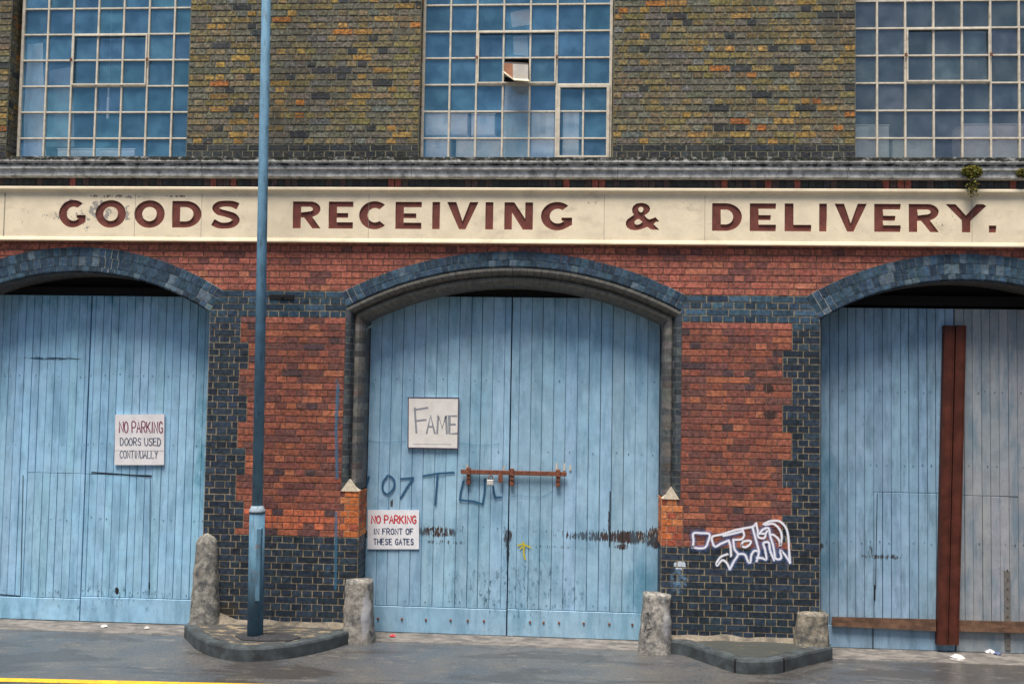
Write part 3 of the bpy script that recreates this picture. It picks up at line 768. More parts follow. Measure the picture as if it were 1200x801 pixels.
# steel channels and timber rails on the right gate
def beam(parent,x0,x1,zt,zb,lab=None):
    m=MB(); c=(.21,.055,.028)
    m.box(x0,x0+.014,yd-.085,yd-.007,zb,zt,jit(c),ch=.002); m.box(x1-.014,x1,yd-.085,yd-.007,zb,zt,jit(c),ch=.002); m.box(x0+.0145,x1-.0145,yd-.072,yd-.060,zb,zt,jit(c,.2))
    return m.build('steel_channel',M['redlead'],parent,label=lab)
zt_=Z(1119,381,yd-.08)
def beam2(parent,side):
    # leaning very slightly like the pair in the photo: top and bottom x taken separately
    pt,pb_=(at(1107,381,yd-.08),at(1098.5,755,yd-.08)) if side<0 else (at(1120.5,381,yd-.08),at(1111.5,755,yd-.08))
    m=MB(); w=.107; segs=1
    for (dx0,dx1,ya,yb,k_) in ((0,.016,yd-.085,yd-.007,1),(w-.016,w,yd-.085,yd-.007,.9),(.0162,w-.0162,yd-.078,yd-.060,1.1)):
        c=tuple(q*k_ for q in (.080,.020,.012))
        v=[]
        for yy in (ya,yb):
            v+=[(pb_.x+dx0,yy,pb_.z),(pb_.x+dx1,yy,pb_.z),(pt.x+dx1,yy,pt.z),(pt.x+dx0,yy,pt.z)]
        for f in [(0,1,2,3),(7,6,5,4),(4,5,1,0),(3,2,6,7),(1,5,6,2),(4,0,3,7)]: m.poly([v[i] for i in f],c)
    return m.build('steel_channel',M['redlead'],parent)
beam2(gr1,-1); beam2(gr2,1)
M['timber']=surf('weathered_timber',.8,.3,14,90,.004,base=(.17,.095,.06),dirt=((.07,.04,.03),(3,20,20),.45,.65,.7))
for lf,a_,b_ in ((gr1,(975,722,733),(1097,725,739)),(gr2,(1121,726,739),(1260,729,743))):
    m=MB(); v=[]
    for yy in (yd-.060,yd-.0065):
        v+=[tuple(at(a_[0],a_[2],yy)),tuple(at(b_[0],b_[2],yy)),tuple(at(b_[0],b_[1],yy)),tuple(at(a_[0],a_[1],yy))]
    for f in [(0,1,2,3),(7,6,5,4),(4,5,1,0),(3,2,6,7),(1,5,6,2),(4,0,3,7)]: m.poly([v[i] for i in f])
    m.build('timber_rail',M['timber'],lf)
# narrow riveted strap on the far right leaf
m=MB(); a=at(1184,668,yd-.01); b=at(1181,765,yd-.01); m.box(b.x-.03,b.x+.03,yd-.016,yd-.0065,.07,a.z,(.16,.15,.14),ch=.003)
for i in range(9): m.tube([(b.x,yd-.016,.13+i*.1),(b.x,yd-.022,.13+i*.1)],[.008,.006],6,(.06,.05,.05))
m.build('iron_strap',M['plastic'],gr2)
m=MB(); p=at(434,383,.2); m.tube([(p.x-.05,.2,p.z-.10),(p.x-.04,.19,p.z-.02),(p.x+.03,.19,p.z+.02),(p.x+.10,.2,p.z+.07)],[.012]*4,8,(.2,.3,.3)); m.build('iron_hook',M['mould'],bld)
# iron tie plate in the blue band
m=MB(); p=at(331,348,-.01); m.box(p.x-.15,p.x+.13,-.012,-.0035,p.z-.028,p.z+.028,(.015,.02,.02),ch=.003); m.tube([(p.x,-.012,p.z),(p.x,-.03,p.z)],[.014,.01],8,(.08,.03,.02)); m.build('tie_plate',M['dark'],bld)

# ------------------------------------------------------------ fascia sign
fs=thing('fascia_sign','long cream painted fascia board reading GOODS RECEIVING & DELIVERY. in brown letters','sign',(0,-.03,4.37))
ZB,ZTP=4.384,4.990; SY=-.050
def letter_curves():
    sv,sh=.094,.071
    def ell(cx,cy_,rx,ry,a0,a1,n=28): return [(cx+rx*math.cos(R(a0+(a1-a0)*i/n)),cy_+ry*math.sin(R(a0+(a1-a0)*i/n))) for i in range(n+1)]
    def mk(ch,w,h):
        if ch=='I': return [[(0,0),(w,0),(w,h),(0,h)]]
        if ch=='.': return [[(0,0),(w,0),(w,h),(0,h)]]
        if ch=='O': return [ell(w/2,h/2,w/2+.002,h/2+.006,0,350,40),ell(w/2,h/2,w/2-sv*.98,h/2-sh,0,350,36)]
        if ch=='C': 
            o_=ell(w*.52,h/2,w*.52,h/2+.006,48,314,36); i_=ell(w*.54,h/2,w*.52-sv*.95,h/2-sh,308,54,30)
            return [o_+i_]
        if ch=='G':
            o_=ell(w*.52,h/2,w*.52,h/2+.006,47,300,36); i_=ell(w*.54,h/2,w*.52-sv*.95,h/2-sh,318,55,30)
            return [o_+[(w,.055*h/.3),(w,.45*h),(w*.66,.45*h),(w*.66,.45*h-.03),(w-sv*.95,.45*h-.045)]+i_]
        if ch=='E': m_=h*.47; return [[(0,0),(w,0),(w,sh),(sv,sh),(sv,m_-.022),(w*.80,m_-.022),(w*.80,m_+.032),(sv,m_+.032),(sv,h-sh*.85),(w,h-sh*.85),(w,h),(0,h)]]
        if ch=='L': return [[(0,0),(w,0),(w,sh),(sv,sh),(sv,h),(0,h)]]
        if ch=='D': return [[(0,0)]+ell(w*.45,h/2,w*.55,h/2,-90,90,26)+[(0,h)],[(sv,sh)]+ell(w*.45,h/2,w*.55-sv,h/2-sh,-90,90,22)+[(sv,h-sh)]]
        if ch=='R': 
            r_=h*.285
            return [[(0,0),(sv,0),(sv,.40*h),(w*.40,.40*h),(w*.70,0),(w*1.0,0),(w*.70,.42*h)]+ell(w*.62,h-r_,w*.36,r_,-65,90,18)+[(0,h)],
                    [(sv,.40*h+sh*.8)]+ell(w*.58,h-r_,w*.38-sv*.85,r_-sh*.85,-90,90,14)+[(sv,h-sh*.85)]]
        if ch=='V': return [[(w*.39,0),(w*.60,0),(w,h),(w-.095,h),(w*.50,.30*h),(.10,h),(0,h)]]
        if ch=='Y': return [[(w*.40,0),(w*.40+sv*1.0,0),(w*.40+sv*1.0,.42*h),(w,h*.94),(w-.03,h),(w-.10,h),(w*.5,.60*h),(.105,h),(0,h),(w*.40,.42*h)]]
        if ch=='N': return [[(0,0),(sv*.9,0),(sv*.9,.62*h),(w-sv*1.15,0),(w,0),(w,h),(w-sv*.9,h),(w-sv*.9,.40*h),(sv*1.15,h),(0,h)]]
        if ch=='S':
            ctr=[(.93,.80),(.74,.885),(.50,.905),(.27,.87),(.155,.735),(.27,.60),(.52,.525),(.76,.44),(.87,.285),(.74,.135),(.50,.085),(.27,.105),(.06,.215)]
            pts=[(x*w,y*h) for x,y in ctr]; 
            def cr(p0,p1,p2,p3,t): return tuple(.5*((2*p1[i])+(-p0[i]+p2[i])*t+(2*p0[i]-5*p1[i]+4*p2[i]-p3[i])*t*t+(-p0[i]+3*p1[i]-3*p2[i]+p3[i])*t**3) for i in (0,1))
            P_=[pts[0]]+pts+[pts[-1]]; cl=[]
            for i in range(1,len(P_)-2):
                for t in range(5): cl.append(cr(P_[i-1],P_[i],P_[i+1],P_[i+2],t/5))
            cl.append(pts[-1]); Lf=[];Rt=[]
            for i,p in enumerate(cl):
                q=cl[min(i+1,len(cl)-1)]; o2=cl[max(i-1,0)]; d=Vector((q[0]-o2[0],q[1]-o2[1])).normalized()
                wd=.034+.010*abs(d.y)
                Lf.append((p[0]-d.y*wd,p[1]+d.x*wd)); Rt.append((p[0]+d.y*wd,p[1]-d.x*wd))
            return [Lf+Rt[::-1]]
        if ch=='&':
            # traced as fractions of the glyph box
            def T(L_): return [((x-130)/650*w,(660-y)/550*h) for x,y in L_]
            o_=[(780,650),(720,645),(640,645),(600,635),(545,590),(480,615),(400,645),(300,660),(220,645),(160,605),(132,550),(135,490),(165,440),(215,400),(285,350),(255,300),(248,230),(275,170),(330,125),(420,108),(510,125),(570,170),(593,230),(575,290),(530,330),(485,360),(530,415),(575,440),(625,425),(695,395),(770,480),(700,490),(660,535)]
            h1=[(365,235),(385,200),(420,190),(455,205),(465,240),(450,285),(420,305),(385,285)]
            h2=[(375,430),(450,490),(400,535),(340,550),(300,525),(300,480),(330,450)]
            return [T(o_),T(h1),T(h2)]
    return mk
mk=letter_curves()
zt0,zb0=4.836,4.534
LET=[('G',68.8,100.5),('O',111.8,147.3),('O',157.3,192.8),('D',201.5,236),('S',247.5,281),
 ('R',343,376),('E',385,413.8),('C',420.8,455.5),('E',463.3,494),('I',506.5,515.5),('V',523.8,560.5),('I',568.8,578),('N',591,624.5),('G',634,670.5),
 ('&',733.3,773.5),('D',834.5,869.5),('E',878.7,909.4),('L',919.5,950.8),('I',960,969),('V',978,1015.8),('E',1024.5,1055.5),('R',1065,1101),('Y',1108,1156),('.',1158.8,1167.5)]
def curve_fill(splines,ext,name):
    cu=bpy.data.curves.new(name,'CURVE'); cu.dimensions='2D'; cu.fill_mode='BOTH'; cu.extrude=ext
    for s in splines:
        sp=cu.splines.new('POLY'); sp.points.add(len(s)-1); sp.use_cyclic_u=True
        for p,q in zip(sp.points,s): p.co=(q[0],q[1],0,1)
    ob=bpy.data.objects.new(name,cu); col.objects.link(ob)
    dg=bpy.context.evaluated_depsgraph_get(); me=bpy.data.meshes.new_from_object(ob.evaluated_get(dg))
    bpy.data.objects.remove(ob); bpy.data.curves.remove(cu)
    return me
outl=[]; 
for ch,a,b in LET:
    # row of letters follows the board; heights from the world line
    xa,xb=at(a,252,SY).x,at(b,252,SY).x
    h=zt0-zb0
    dz=0
    if ch=='.': h=.075
    outl.append([[(xa+p[0],zb0+p[1]) for p in poly] for poly in mk(ch,xb-xa,h)])
allp=[p for g in outl for p in g]
EXT=.007
me=curve_fill([[(XL+.2,ZB+.03),(XR-.2,ZB+.03),(XR-.2,ZTP-.06),(XL+.2,ZTP-.06)]]+allp,EXT,'fb')
me.transform(Matrix.Rotation(R(90),4,'X')); me.transform(Matrix.Translation(Vector((0,SY+EXT,0))-Vector(fs.location)))
ob=bpy.data.objects.new('board_face',me); col.objects.link(ob); ob.parent=fs; me.materials.append(M['cream'])
for i_,g in enumerate(outl):
    pass
me=curve_fill([[(p[0],p[1]) for p in poly] for poly in allp],.001,'lt')
# incised letters: brown painted sunk faces, slightly oversize behind the cut-outs
mbk=MB()
for (ch,a,b) in LET:
    xa,xb=at(a,252,SY).x,at(b,252,SY).x
    mbk.box(xa-.012,xb+.012,SY+2*EXT+.0006,SY+2*EXT+.004,zb0-.012,zt0+.014,jit((1,1,1),.05))
mbk.build('lettering',M['brown'],fs,label='brown incised capital letters GOODS RECEIVING & DELIVERY.')
mb=MB(); mb.box(XL+.2,XR-.2,SY+2*EXT+.005,.0,ZB+.02,ZTP-.05); mb.build('backing_board',M['dark'],fs)
def mould_strip(prof,name):
    m=MB(); xs=[XL+.2+i*.35 for i in range(int((XR-XL-.4)/.35)+1)]
    for a,b in zip(xs[:-1],xs[1:]):
        for (ya,za),(yb,zb) in zip(prof[:-1],prof[1:]): m.poly([(a,ya,za),(a,yb,zb),(b,yb,zb),(b,ya,za)],(1,1,1))
    return m.build(name,M['cream'],fs)
mould_strip([(0,ZTP+.003),(-.085,ZTP),(-.092,ZTP-.008),(-.092,ZTP-.030),(-.080,ZTP-.040),(-.066,ZTP-.046),(-.060,ZTP-.062),(-.0495,ZTP-.066)],'top_moulding')
mould_strip([(-.0495,ZB+.040),(-.056,ZB+.034),(-.058,ZB+.020),(-.066,ZB+.016),(-.068,ZB-.002),(-.058,ZB-.006),(0,ZB-.006)],'bottom_moulding')
for px in (5,158,236,432,708,826,1139):
    m=MB(); x=at(px,255,SY).x; w_=.002 if px>5 else .006
    m.box(x-w_,x+w_,SY-.0012,SY-.0002,ZB+.042,ZTP-.068,(.30,.27,.22)); m.build('board_joint',M['mortar'],fs)

# ------------------------------------------------------------ stroke lettering
def ribbon(mb,es,pts,w,y,c=(1,1,1)):
    """soft ribbon along facade points (x,z); es collects the edge attribute"""
    P_=[Vector((p[0],0,p[1])) for p in pts]
    d0=(P_[1]-P_[0]).normalized(); d1=(P_[-1]-P_[-2]).normalized()
    P_=[P_[0]-d0*w*.3]+P_+[P_[-1]+d1*w*.3]
    n0=len(mb.v); N=len(P_)
    for i,p in enumerate(P_):
        a=P_[max(i-1,0)]; b=P_[min(i+1,N-1)]; d=(b-a).normalized(); nr=Vector((-d.z,0,d.x))
        # miter
        if 0<i<N-1:
            e1=(p-a).normalized(); nr1=Vector((-e1.z,0,e1.x)); k_=1/max(.6,nr.dot(nr1))
        else: k_=1
        end = 0.25 if i in (0,N-1) else 1.0
        for s in (-1,0,1):
            q=p+nr*(s*w/2*k_); mb.v.append((q.x,y,q.z)); es.append(0.0 if s else end)
    for i in range(N-1):
        for s in (0,1):
            a=n0+i*3+s; mb.f.append((a,a+3,a+4,a+1)[::-1]); mb.c.append(c); mb.m.append(0)
def dense(pts,n=6):
    P_=[pts[0]]+list(pts)+[pts[-1]]; out=[]
    for i in range(1,len(P_)-2):
        p0,p1,p2,p3=P_[i-1:i+3]
        for k_ in range(n):
            t=k_/n; out.append(tuple(.5*((2*p1[j])+(-p0[j]+p2[j])*t+(2*p0[j]-5*p1[j]+4*p2[j]-p3[j])*t*t+(-p0[j]+3*p1[j]-3*p2[j]+p3[j])*t**3) for j in (0,1)))
    out.append(pts[-1]); return out
def strokes(name,lst,w,y,mat,parent,label=None,smooth=True,px=True):
    mb=MB(); es=[]; y0=y
    for i,s in enumerate(lst):
        yy=y0-.00015*i
        pts=dense(s) if (smooth and len(s)>2) else s
        if px: pts=[(at(p[0],p[1],yy).x,at(p[0],p[1],yy).z) for p in pts]
        ribbon(mb,es,pts,w,yy)
    ob=mb.build(name,mat,parent,label=label)
    at_=ob.data.attributes.new('e','FLOAT','POINT'); at_.data.foreach_set('value',es)
    return ob
GL={'A':[[(0,0),(.5,1),(1,0)],[(.2,.38),(.8,.38)]],'C':[[(.95,.82),(.6,1),(.2,.85),(0,.5),(.2,.13),(.6,0),(.95,.18)]],
'D':[[(0,0),(0,1)],[(0,1),(.55,.95),(.95,.6),(.9,.25),(.5,0),(0,0)]],'E':[[(.9,1),(0,1),(0,0),(.95,0)],[(0,.52),(.75,.52)]],'F':[[(1,1),(0,1),(0,0)],[(0,.53),(.75,.53)]],
'G':[[(.95,.82),(.6,1),(.2,.85),(0,.5),(.2,.13),(.6,0),(.92,.12),(.95,.42),(.6,.42)]],'H':[[(0,0),(0,1)],[(1,0),(1,1)],[(0,.5),(1,.5)]],'I':[[(.5,0),(.5,1)]],
'K':[[(0,0),(0,1)],[(.95,1),(.05,.45)],[(.3,.6),(1,0)]],'L':[[(0,1),(0,0),(.9,0)]],'M':[[(0,0),(.12,1),(.5,.3),(.88,1),(1,0)]],'N':[[(0,0),(0,1),(1,0),(1,1)]],
'O':[[(.5,1),(.1,.8),(0,.45),(.15,.12),(.5,0),(.85,.12),(1,.5),(.88,.85),(.5,1)]],'P':[[(0,0),(0,1),(.7,.98),(.95,.76),(.7,.5),(0,.47)]],'R':[[(0,0),(0,1),(.7,.98),(.95,.76),(.7,.52),(0,.48)],[(.4,.48),(1,0)]],
'S':[[(.9,.85),(.5,1),(.12,.85),(.15,.6),(.55,.5),(.9,.32),(.85,.1),(.45,0),(.05,.15)]],'T':[[(0,1),(1,1)],[(.5,1),(.5,0)]],'U':[[(0,1),(0,.3),(.2,.03),(.6,0),(.95,.25),(1,1)]],'Y':[[(0,1),(.5,.5)],[(1,1),(.5,.5),(.45,0)]]}
SHARP=set('AEFHIKLMNTY')
def text_strokes(txt,px0,px1,yt,yb,slope=0.0,gap=.38,wob=0.0,sw=.85):
    """lay a line of stroke letters out between photo columns"""
    out=[]; n=len(txt); ws=[(.35 if c=='I' else .45 if c==' ' else 1.2 if c=='M' else 1.0) for c in txt]
    unit=(px1-px0)/(sum(ws)+gap*(n-1)); x=px0
    for c,w in zip(txt,ws):
        if c!=' ':
            for s in GL[c]:
                pts=[]
                for u,v in s:
                    uu=x+ (u if c!='I' else .5 if w==1 else u)*unit*w
                    pts.append((uu+random.uniform(-wob,wob),yb+(yt-yb)*v+slope*(uu-px0)+random.uniform(-wob,wob)))
                if c not in SHARP: pts=dense(pts,4)
                elif c in 'PR': pass
                out.append(pts)
        x+=unit*(w+gap)
    return out
def board(name,label,pc,c,th=.012,y=yd-.008,group=None,mat='sign'):
    """sign plate from photo corners tl,tr,br,bl"""
    A,B,C_,D=[at(p[0],p[1],y-th) for p in pc]
    o=thing(name,label,'sign',((A.x+B.x)/2,y,min(C_.z,D.z)),group)
    m=MB(); f=[tuple(v) for v in (D,C_,B,A)]; bk=[(v[0],y,v[2]) for v in f]
    m.poly(f,c)
    for i in range(4): k_=(i+1)%4; m.poly([bk[i],bk[k_],f[k_],f[i]],c)
    m.poly(bk[::-1],c)
    m.build('panel',M[mat],o); return o,y-th
RED=paint_soft('red_lettering',(.62,.05,.06),.2,200); DRED=paint_soft('maroon_lettering',(.22,.04,.08),.3,120); DBL=paint_soft('dark_blue_lettering',(.05,.08,.14),.3,120,.95); NAVY=paint_soft('navy_lettering',(.02,.05,.13),.2,200)
s1,ys=board('no_parking_sign','hand painted NO PARKING DOORS USED CONTINUALLY sign on the left gate',[(135,485.5),(192.5,485),(192,544.5),(134,544.5)],(.78,.76,.78),.02)
strokes('lettering',text_strokes('NO PARKING',140,190.5,494,506.5,wob=.25,gap=.30),.017,ys-.001,DRED,s1,smooth=False,label='maroon hand lettering NO PARKING')
strokes('lettering',text_strokes('DOORS USED',141,188.5,513,521.5,wob=.25,gap=.30),.013,ys-.001,DBL,s1,smooth=False,label='blue hand lettering DOORS USED')
strokes('lettering',text_strokes('CONTINUALLY',140.5,184.5,528,536.5,wob=.25,gap=.34),.012,ys-.001,DBL,s1,smooth=False,label='blue hand lettering CONTINUALLY')
m=MB(); a=at(134,527.6,ys-.0008); b=at(192,528,ys-.0008); m.poly([(a.x,ys-.0008,a.z-.002),(b.x,ys-.0008,b.z-.002),(b.x,ys-.0008,b.z+.002),(a.x,ys-.0008,a.z+.002)],(.3,.3,.32)); m.build('board_seam',M['mortar'],s1)
s2,ys=board('no_parking_sign','white NO PARKING IN FRONT OF THESE GATES plate with red heading on the middle gate',[(431,597),(491,597.5),(491,643),(430.5,643)],(.84,.84,.88),.008)
strokes('lettering',text_strokes('NO PARKING',435.5,487.5,604,612.5,gap=.34),.019,ys-.001,RED,s2,smooth=False,label='red lettering NO PARKING')
strokes('lettering',text_strokes('IN FRONT OF',438,484,619,625.5,gap=.42),.013,ys-.001,NAVY,s2,smooth=False,label='blue lettering IN FRONT OF')
strokes('lettering',text_strokes('THESE GATES',438,484.5,631,637.5,gap=.42),.013,ys-.001,NAVY,s2,smooth=False,label='blue lettering THESE GATES')
s3,ys=board('name_board','square white board with purple edge reading FAME on the middle gate',[(478,465),(538,465.5),(537,526),(477.5,525)],(.80,.77,.73),.022)
GREY=paint_soft('pencil_grey_lettering',(.28,.30,.34),.45,120,.95); PUR=surf('purple_edge_paint',.6,.15,20,90,.001,base=(.07,.045,.09))
strokes('lettering',[[(486,478),(488,507)],[(486,480),(501,477.5)],[(487,493),(499,491.5)]]+text_strokes('AME',500,536,487,507.5,gap=.28),.030,ys-.001,GREY,s3,smooth=False,label='thin grey capitals FAME')
strokes('underline',[[(484,520),(529,520.5)]],.008,ys-.0004,GREY,s3,smooth=False)
m=MB(); C4=[(478,465),(538,465.5),(537,526),(477.5,525)]
pin=[(479,466.2),(536.8,466.7),(535.8,524.8),(478.7,523.8)]
for i in range(4):
    k_=(i+1)%4; m.poly([tuple(at(*C4[i],ys-.002)),tuple(at(*C4[k_],ys-.002)),tuple(at(*pin[k_],ys-.002)),tuple(at(*pin[i],ys-.002))][::-1],(1,1,1))
m.build('edge_trim',PUR,s3)

# graffiti
WSP=paint_soft('white_spray_paint',(.85,.86,.95),.75,110,1.0); HALO=paint_soft('blue_spray_mist',(.14,.22,.5),1.0,60,.8); BLP=paint_soft('dark_blue_brush_paint',(.015,.09,.19),.3,70,1.0); FBL=paint_soft('faint_blue_brush_paint',(.05,.20,.35),.5,70,.5); YEL=paint_soft('yellow_brush_paint',(.55,.48,.01),.3,90,1.0)
def gp(L_): return [(790+x/7.5,600+y/7.5) for x,y in L_]
GR=[gp(l) for l in [
 [(165,310),(170,250),(170,185),(240,182),(310,190),(300,250),(275,305),(220,315),(165,305)],
 [(345,285),(335,215),(430,190),(520,160),(610,140),(690,125),(720,95)],
 [(345,285),(365,300),(410,275),(480,245)],[(480,245),(495,300),(500,385)],
 [(430,205),(500,190),(600,165)],[(600,150),(615,200),(590,235),(520,240)],[(520,240),(530,320),(560,370),(525,430),(490,500)],
 [(490,500),(460,440),(420,420),(380,465),(375,440),(410,390),(470,365)],
 [(560,365),(620,370),(650,430),(670,435),(680,370),(710,335),(745,345)],
 [(590,290),(610,255),(670,250),(665,280),(625,305),(590,290)],
 [(690,130),(710,210),(735,300),(745,350),(725,430)],[(720,95),(735,160),(740,215),(790,225),(800,190),(750,185)],
 [(745,190),(780,150),(830,140),(845,210),(870,290),(885,380)],[(800,190),(820,160)],
 [(725,400),(770,400),(810,410),(800,330),(785,270),(830,265),(845,340),(880,420)],
 [(785,105),(850,75),(930,80),(985,140),(1005,230),(1010,330),(1020,445)],[(1020,445),(980,380),(935,335),(940,400),(905,410),(880,385)],
 [(800,110),(870,100),(920,140),(945,200),(935,290),(920,240),(880,200),(850,195)]]]
strokes('graffiti_mist',GR[::2],.10,-.0065,HALO,bld,label='blue haze round the white spray tag')
strokes('graffiti',GR,.042,-.0085,WSP,bld,label='white spray painted tag on the right brick pier')
def gq(L_): return [(420+x/3.642,440+y/3.642) for x,y in L_]
strokes('painted_marks',[gq(l) for l in [[(45,430),(30,480),(18,520)],dense([(125,425),(105,455),(105,490),(125,505),(150,480),(152,445),(130,425)]),[(180,440),(235,435)],[(235,435),(205,480),(180,522)],
 [(275,428),(340,417),(408,412)],[(338,420),(333,480),(328,550)],[(448,450),(436,500),(433,530)],[(433,530),(490,535),(530,548)],[(530,548),(538,500),(540,440)],[(575,470),(578,500),(585,520),(610,518)]]],.030,yd-.0105,BLP,bld,smooth=False,label='dark blue brush marks reading 107 T on the middle gate')
strokes('painted_marks',[gq(l) for l in [[(640,515),(700,512),(780,516),(830,490)],[(450,465),(530,462)],[(25,275),(110,285),(200,280)],[(430,290),(530,297),(600,292)]]],.014,yd-.0105,FBL,bld,label='faint blue strokes on the middle gate')
strokes('yellow_mark',[gq(l) for l in [[(680,725),(700,718),(735,732)],[(704,708),(708,735)],[(700,728),(690,738)],[(706,735),(706,760),(713,783)]]],.022,yd-.0105,YEL,bld,label='small yellow star shaped paint mark')
strokes('blue_drip',[[(396,450),(394,500),(395,560)],[(394,600),(393,690)]],.05,-.0065,FBL,bld,label='faint blue paint drip on the left pier')

# ------------------------------------------------------------ ground
m=MB(); m.poly([(-400,-400,G),(400,-400,G),(400,400,G),(-400,400,G)]); o=struct(m.build('road',M['road']))
tm=MB()
for (xa,xb,ya,yb) in ((-6.41,-3.36,-.04,.50),(-1.60,1.69,-.0,.50),(3.37,6.41,-.07,.50)):
    n=10
    for i in range(n):
        a=xa+(xb-xa)*i/n; b=xa+(xb-xa)*(i+1)/n
        e=lambda x:ya+.015*noise.noise(Vector((x*3,1,1)))
        tm.poly([(a,e(a),G+.006),(b,e(b),G+.006),(b,yb,G+.009),(a,yb,G+.009)])
        tm.poly([(a,e(a)-.006,G-.001),(b,e(b)-.006,G-.001),(b,e(b),G+.006),(a,e(a),G+.006)])
struct(tm.build('threshold_paving',M['thresh']))
# yellow line
m=MB(); a=ground_at(-120,793.5); b=ground_at(352,804.2); d=(b-a).normalized(); nr=Vector((-d.y,d.x,0))*.055
N=40
for i in range(N):
    p=a+(b-a)*2.2*(i/N); q=a+(b-a)*2.2*((i+1)/N)
    w1=1+.08*noise.noise(p*4); w2=1+.08*noise.noise(q*4)
    m.poly([tuple(Vector((p.x,p.y,G+.004))-nr*w1),tuple(Vector((q.x,q.y,G+.004))-nr*w2),tuple(Vector((q.x,q.y,G+.004))+nr*w2),tuple(Vector((p.x,p.y,G+.004))+nr*w1)])
struct(m.build('yellow_line',M['yellow']))
# kerbed islands
def catm(pts,n=8): return dense(pts,n)
IT=.165
def island(kpts,wall_l,wall_r,joints,nm):
    out=catm([(p[0],p[1]) for p in kpts],8)
    out=[(wall_l,.0)]+out+[(wall_r,.0)]
    n=len(out); kb=MB(); inn=[]
    cx_=sum(p[0] for p in out)/n; 
    for i,p in enumerate(out):
        a=out[max(i-1,0)]; b=out[min(i+1,n-1)]; d=Vector((b[0]-a[0],b[1]-a[1])).normalized(); nr=Vector((-d.y,d.x))
        q=Vector(p)+nr*.12; inn.append((q.x,min(q.y,-.002)))
    rz=lambda x,y:.006*noise.noise(Vector((x*5,y*5,0)))
    prof=lambda p,q:[(p[0],p[1],G-.02),(p[0]*.999+q[0]*.001,p[1]+.004,IT-.02+rz(*p)),(p[0]+(q[0]-p[0])*.10,p[1]+(q[1]-p[1])*.10,IT+rz(*p)),(q[0],q[1],IT+.004+rz(*q))]
    for i in range(n-1):
        A=prof(out[i],inn[i]); B=prof(out[i+1],inn[i+1])
        c=(.01,)*3 if i in joints else (1,1,1)
        for k_ in range(3): kb.poly([A[k_],B[k_],B[k_+1],A[k_+1]],c,1 if i in joints and k_<2 else 0)
    o_=struct(kb.build('kerb',[M['kerb'],M['dark']]))
    tp=MB()
    # top surface as a fine fan grid from the wall line to the kerb's inner edge
    top=[p for p in inn]
    N=14
    for i in range(n-1):
        for j_ in range(N):
            s0,s1=j_/N,(j_+1)/N
            def q(p,s):
                x_=p[0]; y_=p[1]+(0.0-p[1])*s; return (x_,y_,IT+.005+.012*noise.noise(Vector((x_*3,y_*4,2)))*min(1,s*4)*(1 if s<1 else 1)+.025*s*0)
            tp.poly([q(inn[i],s0),q(inn[i+1],s0),q(inn[i+1],s1),q(inn[i],s1)])
    return struct(tp.build('pavement',M['island'],smooth=True))
def gk(L_): return [(q.x,min(q.y,-.13)) for q in (ground_at(a,b) for a,b in L_)]
KA=gk([(219,744),(221,752),(229,760),(243,767),(263,772.5),(290,775),(325,773),(355,768.5),(385,761.5),(412,752.5)])
KB=gk([(772,757),(800,767.5),(832,778.5),(860,787.5),(875,789.5),(905,789.5),(920,787),(945,780),(972,769)])
island(KA,KA[0][0]-.01,KA[-1][0]+.02,(),'a'); island(KB,KB[0][0]-.02,KB[-1][0]+.02,(25,48),'b')
# mortar fillet where wall meets island
for xa,xb in ((-3.20,-1.66),(1.80,3.15)):
    m=MB(); n=30
    for i in range(n):
        a=xa+(xb-xa)*i/n; b=xa+(xb-xa)*(i+1)/n
        zf=lambda x:IT+.045+.03*noise.noise(Vector((x*4,0,7)))+(.10*max(0,1-abs(x+3.20)/.25)); yf=lambda x:-.055-.03*noise.noise(Vector((x*5,3,7)))
        m.poly([(a,yf(a),IT-.002),(b,yf(b),IT-.002),(b,-.012,zf(b)),(a,-.012,zf(a))]); m.poly([(a,-.012,zf(a)),(b,-.012,zf(b)),(b,.02,zf(b)+.006),(a,.02,zf(a)+.006)])
    mm=m.build('mortar_fillet',M['fillet'],bld,smooth=True)

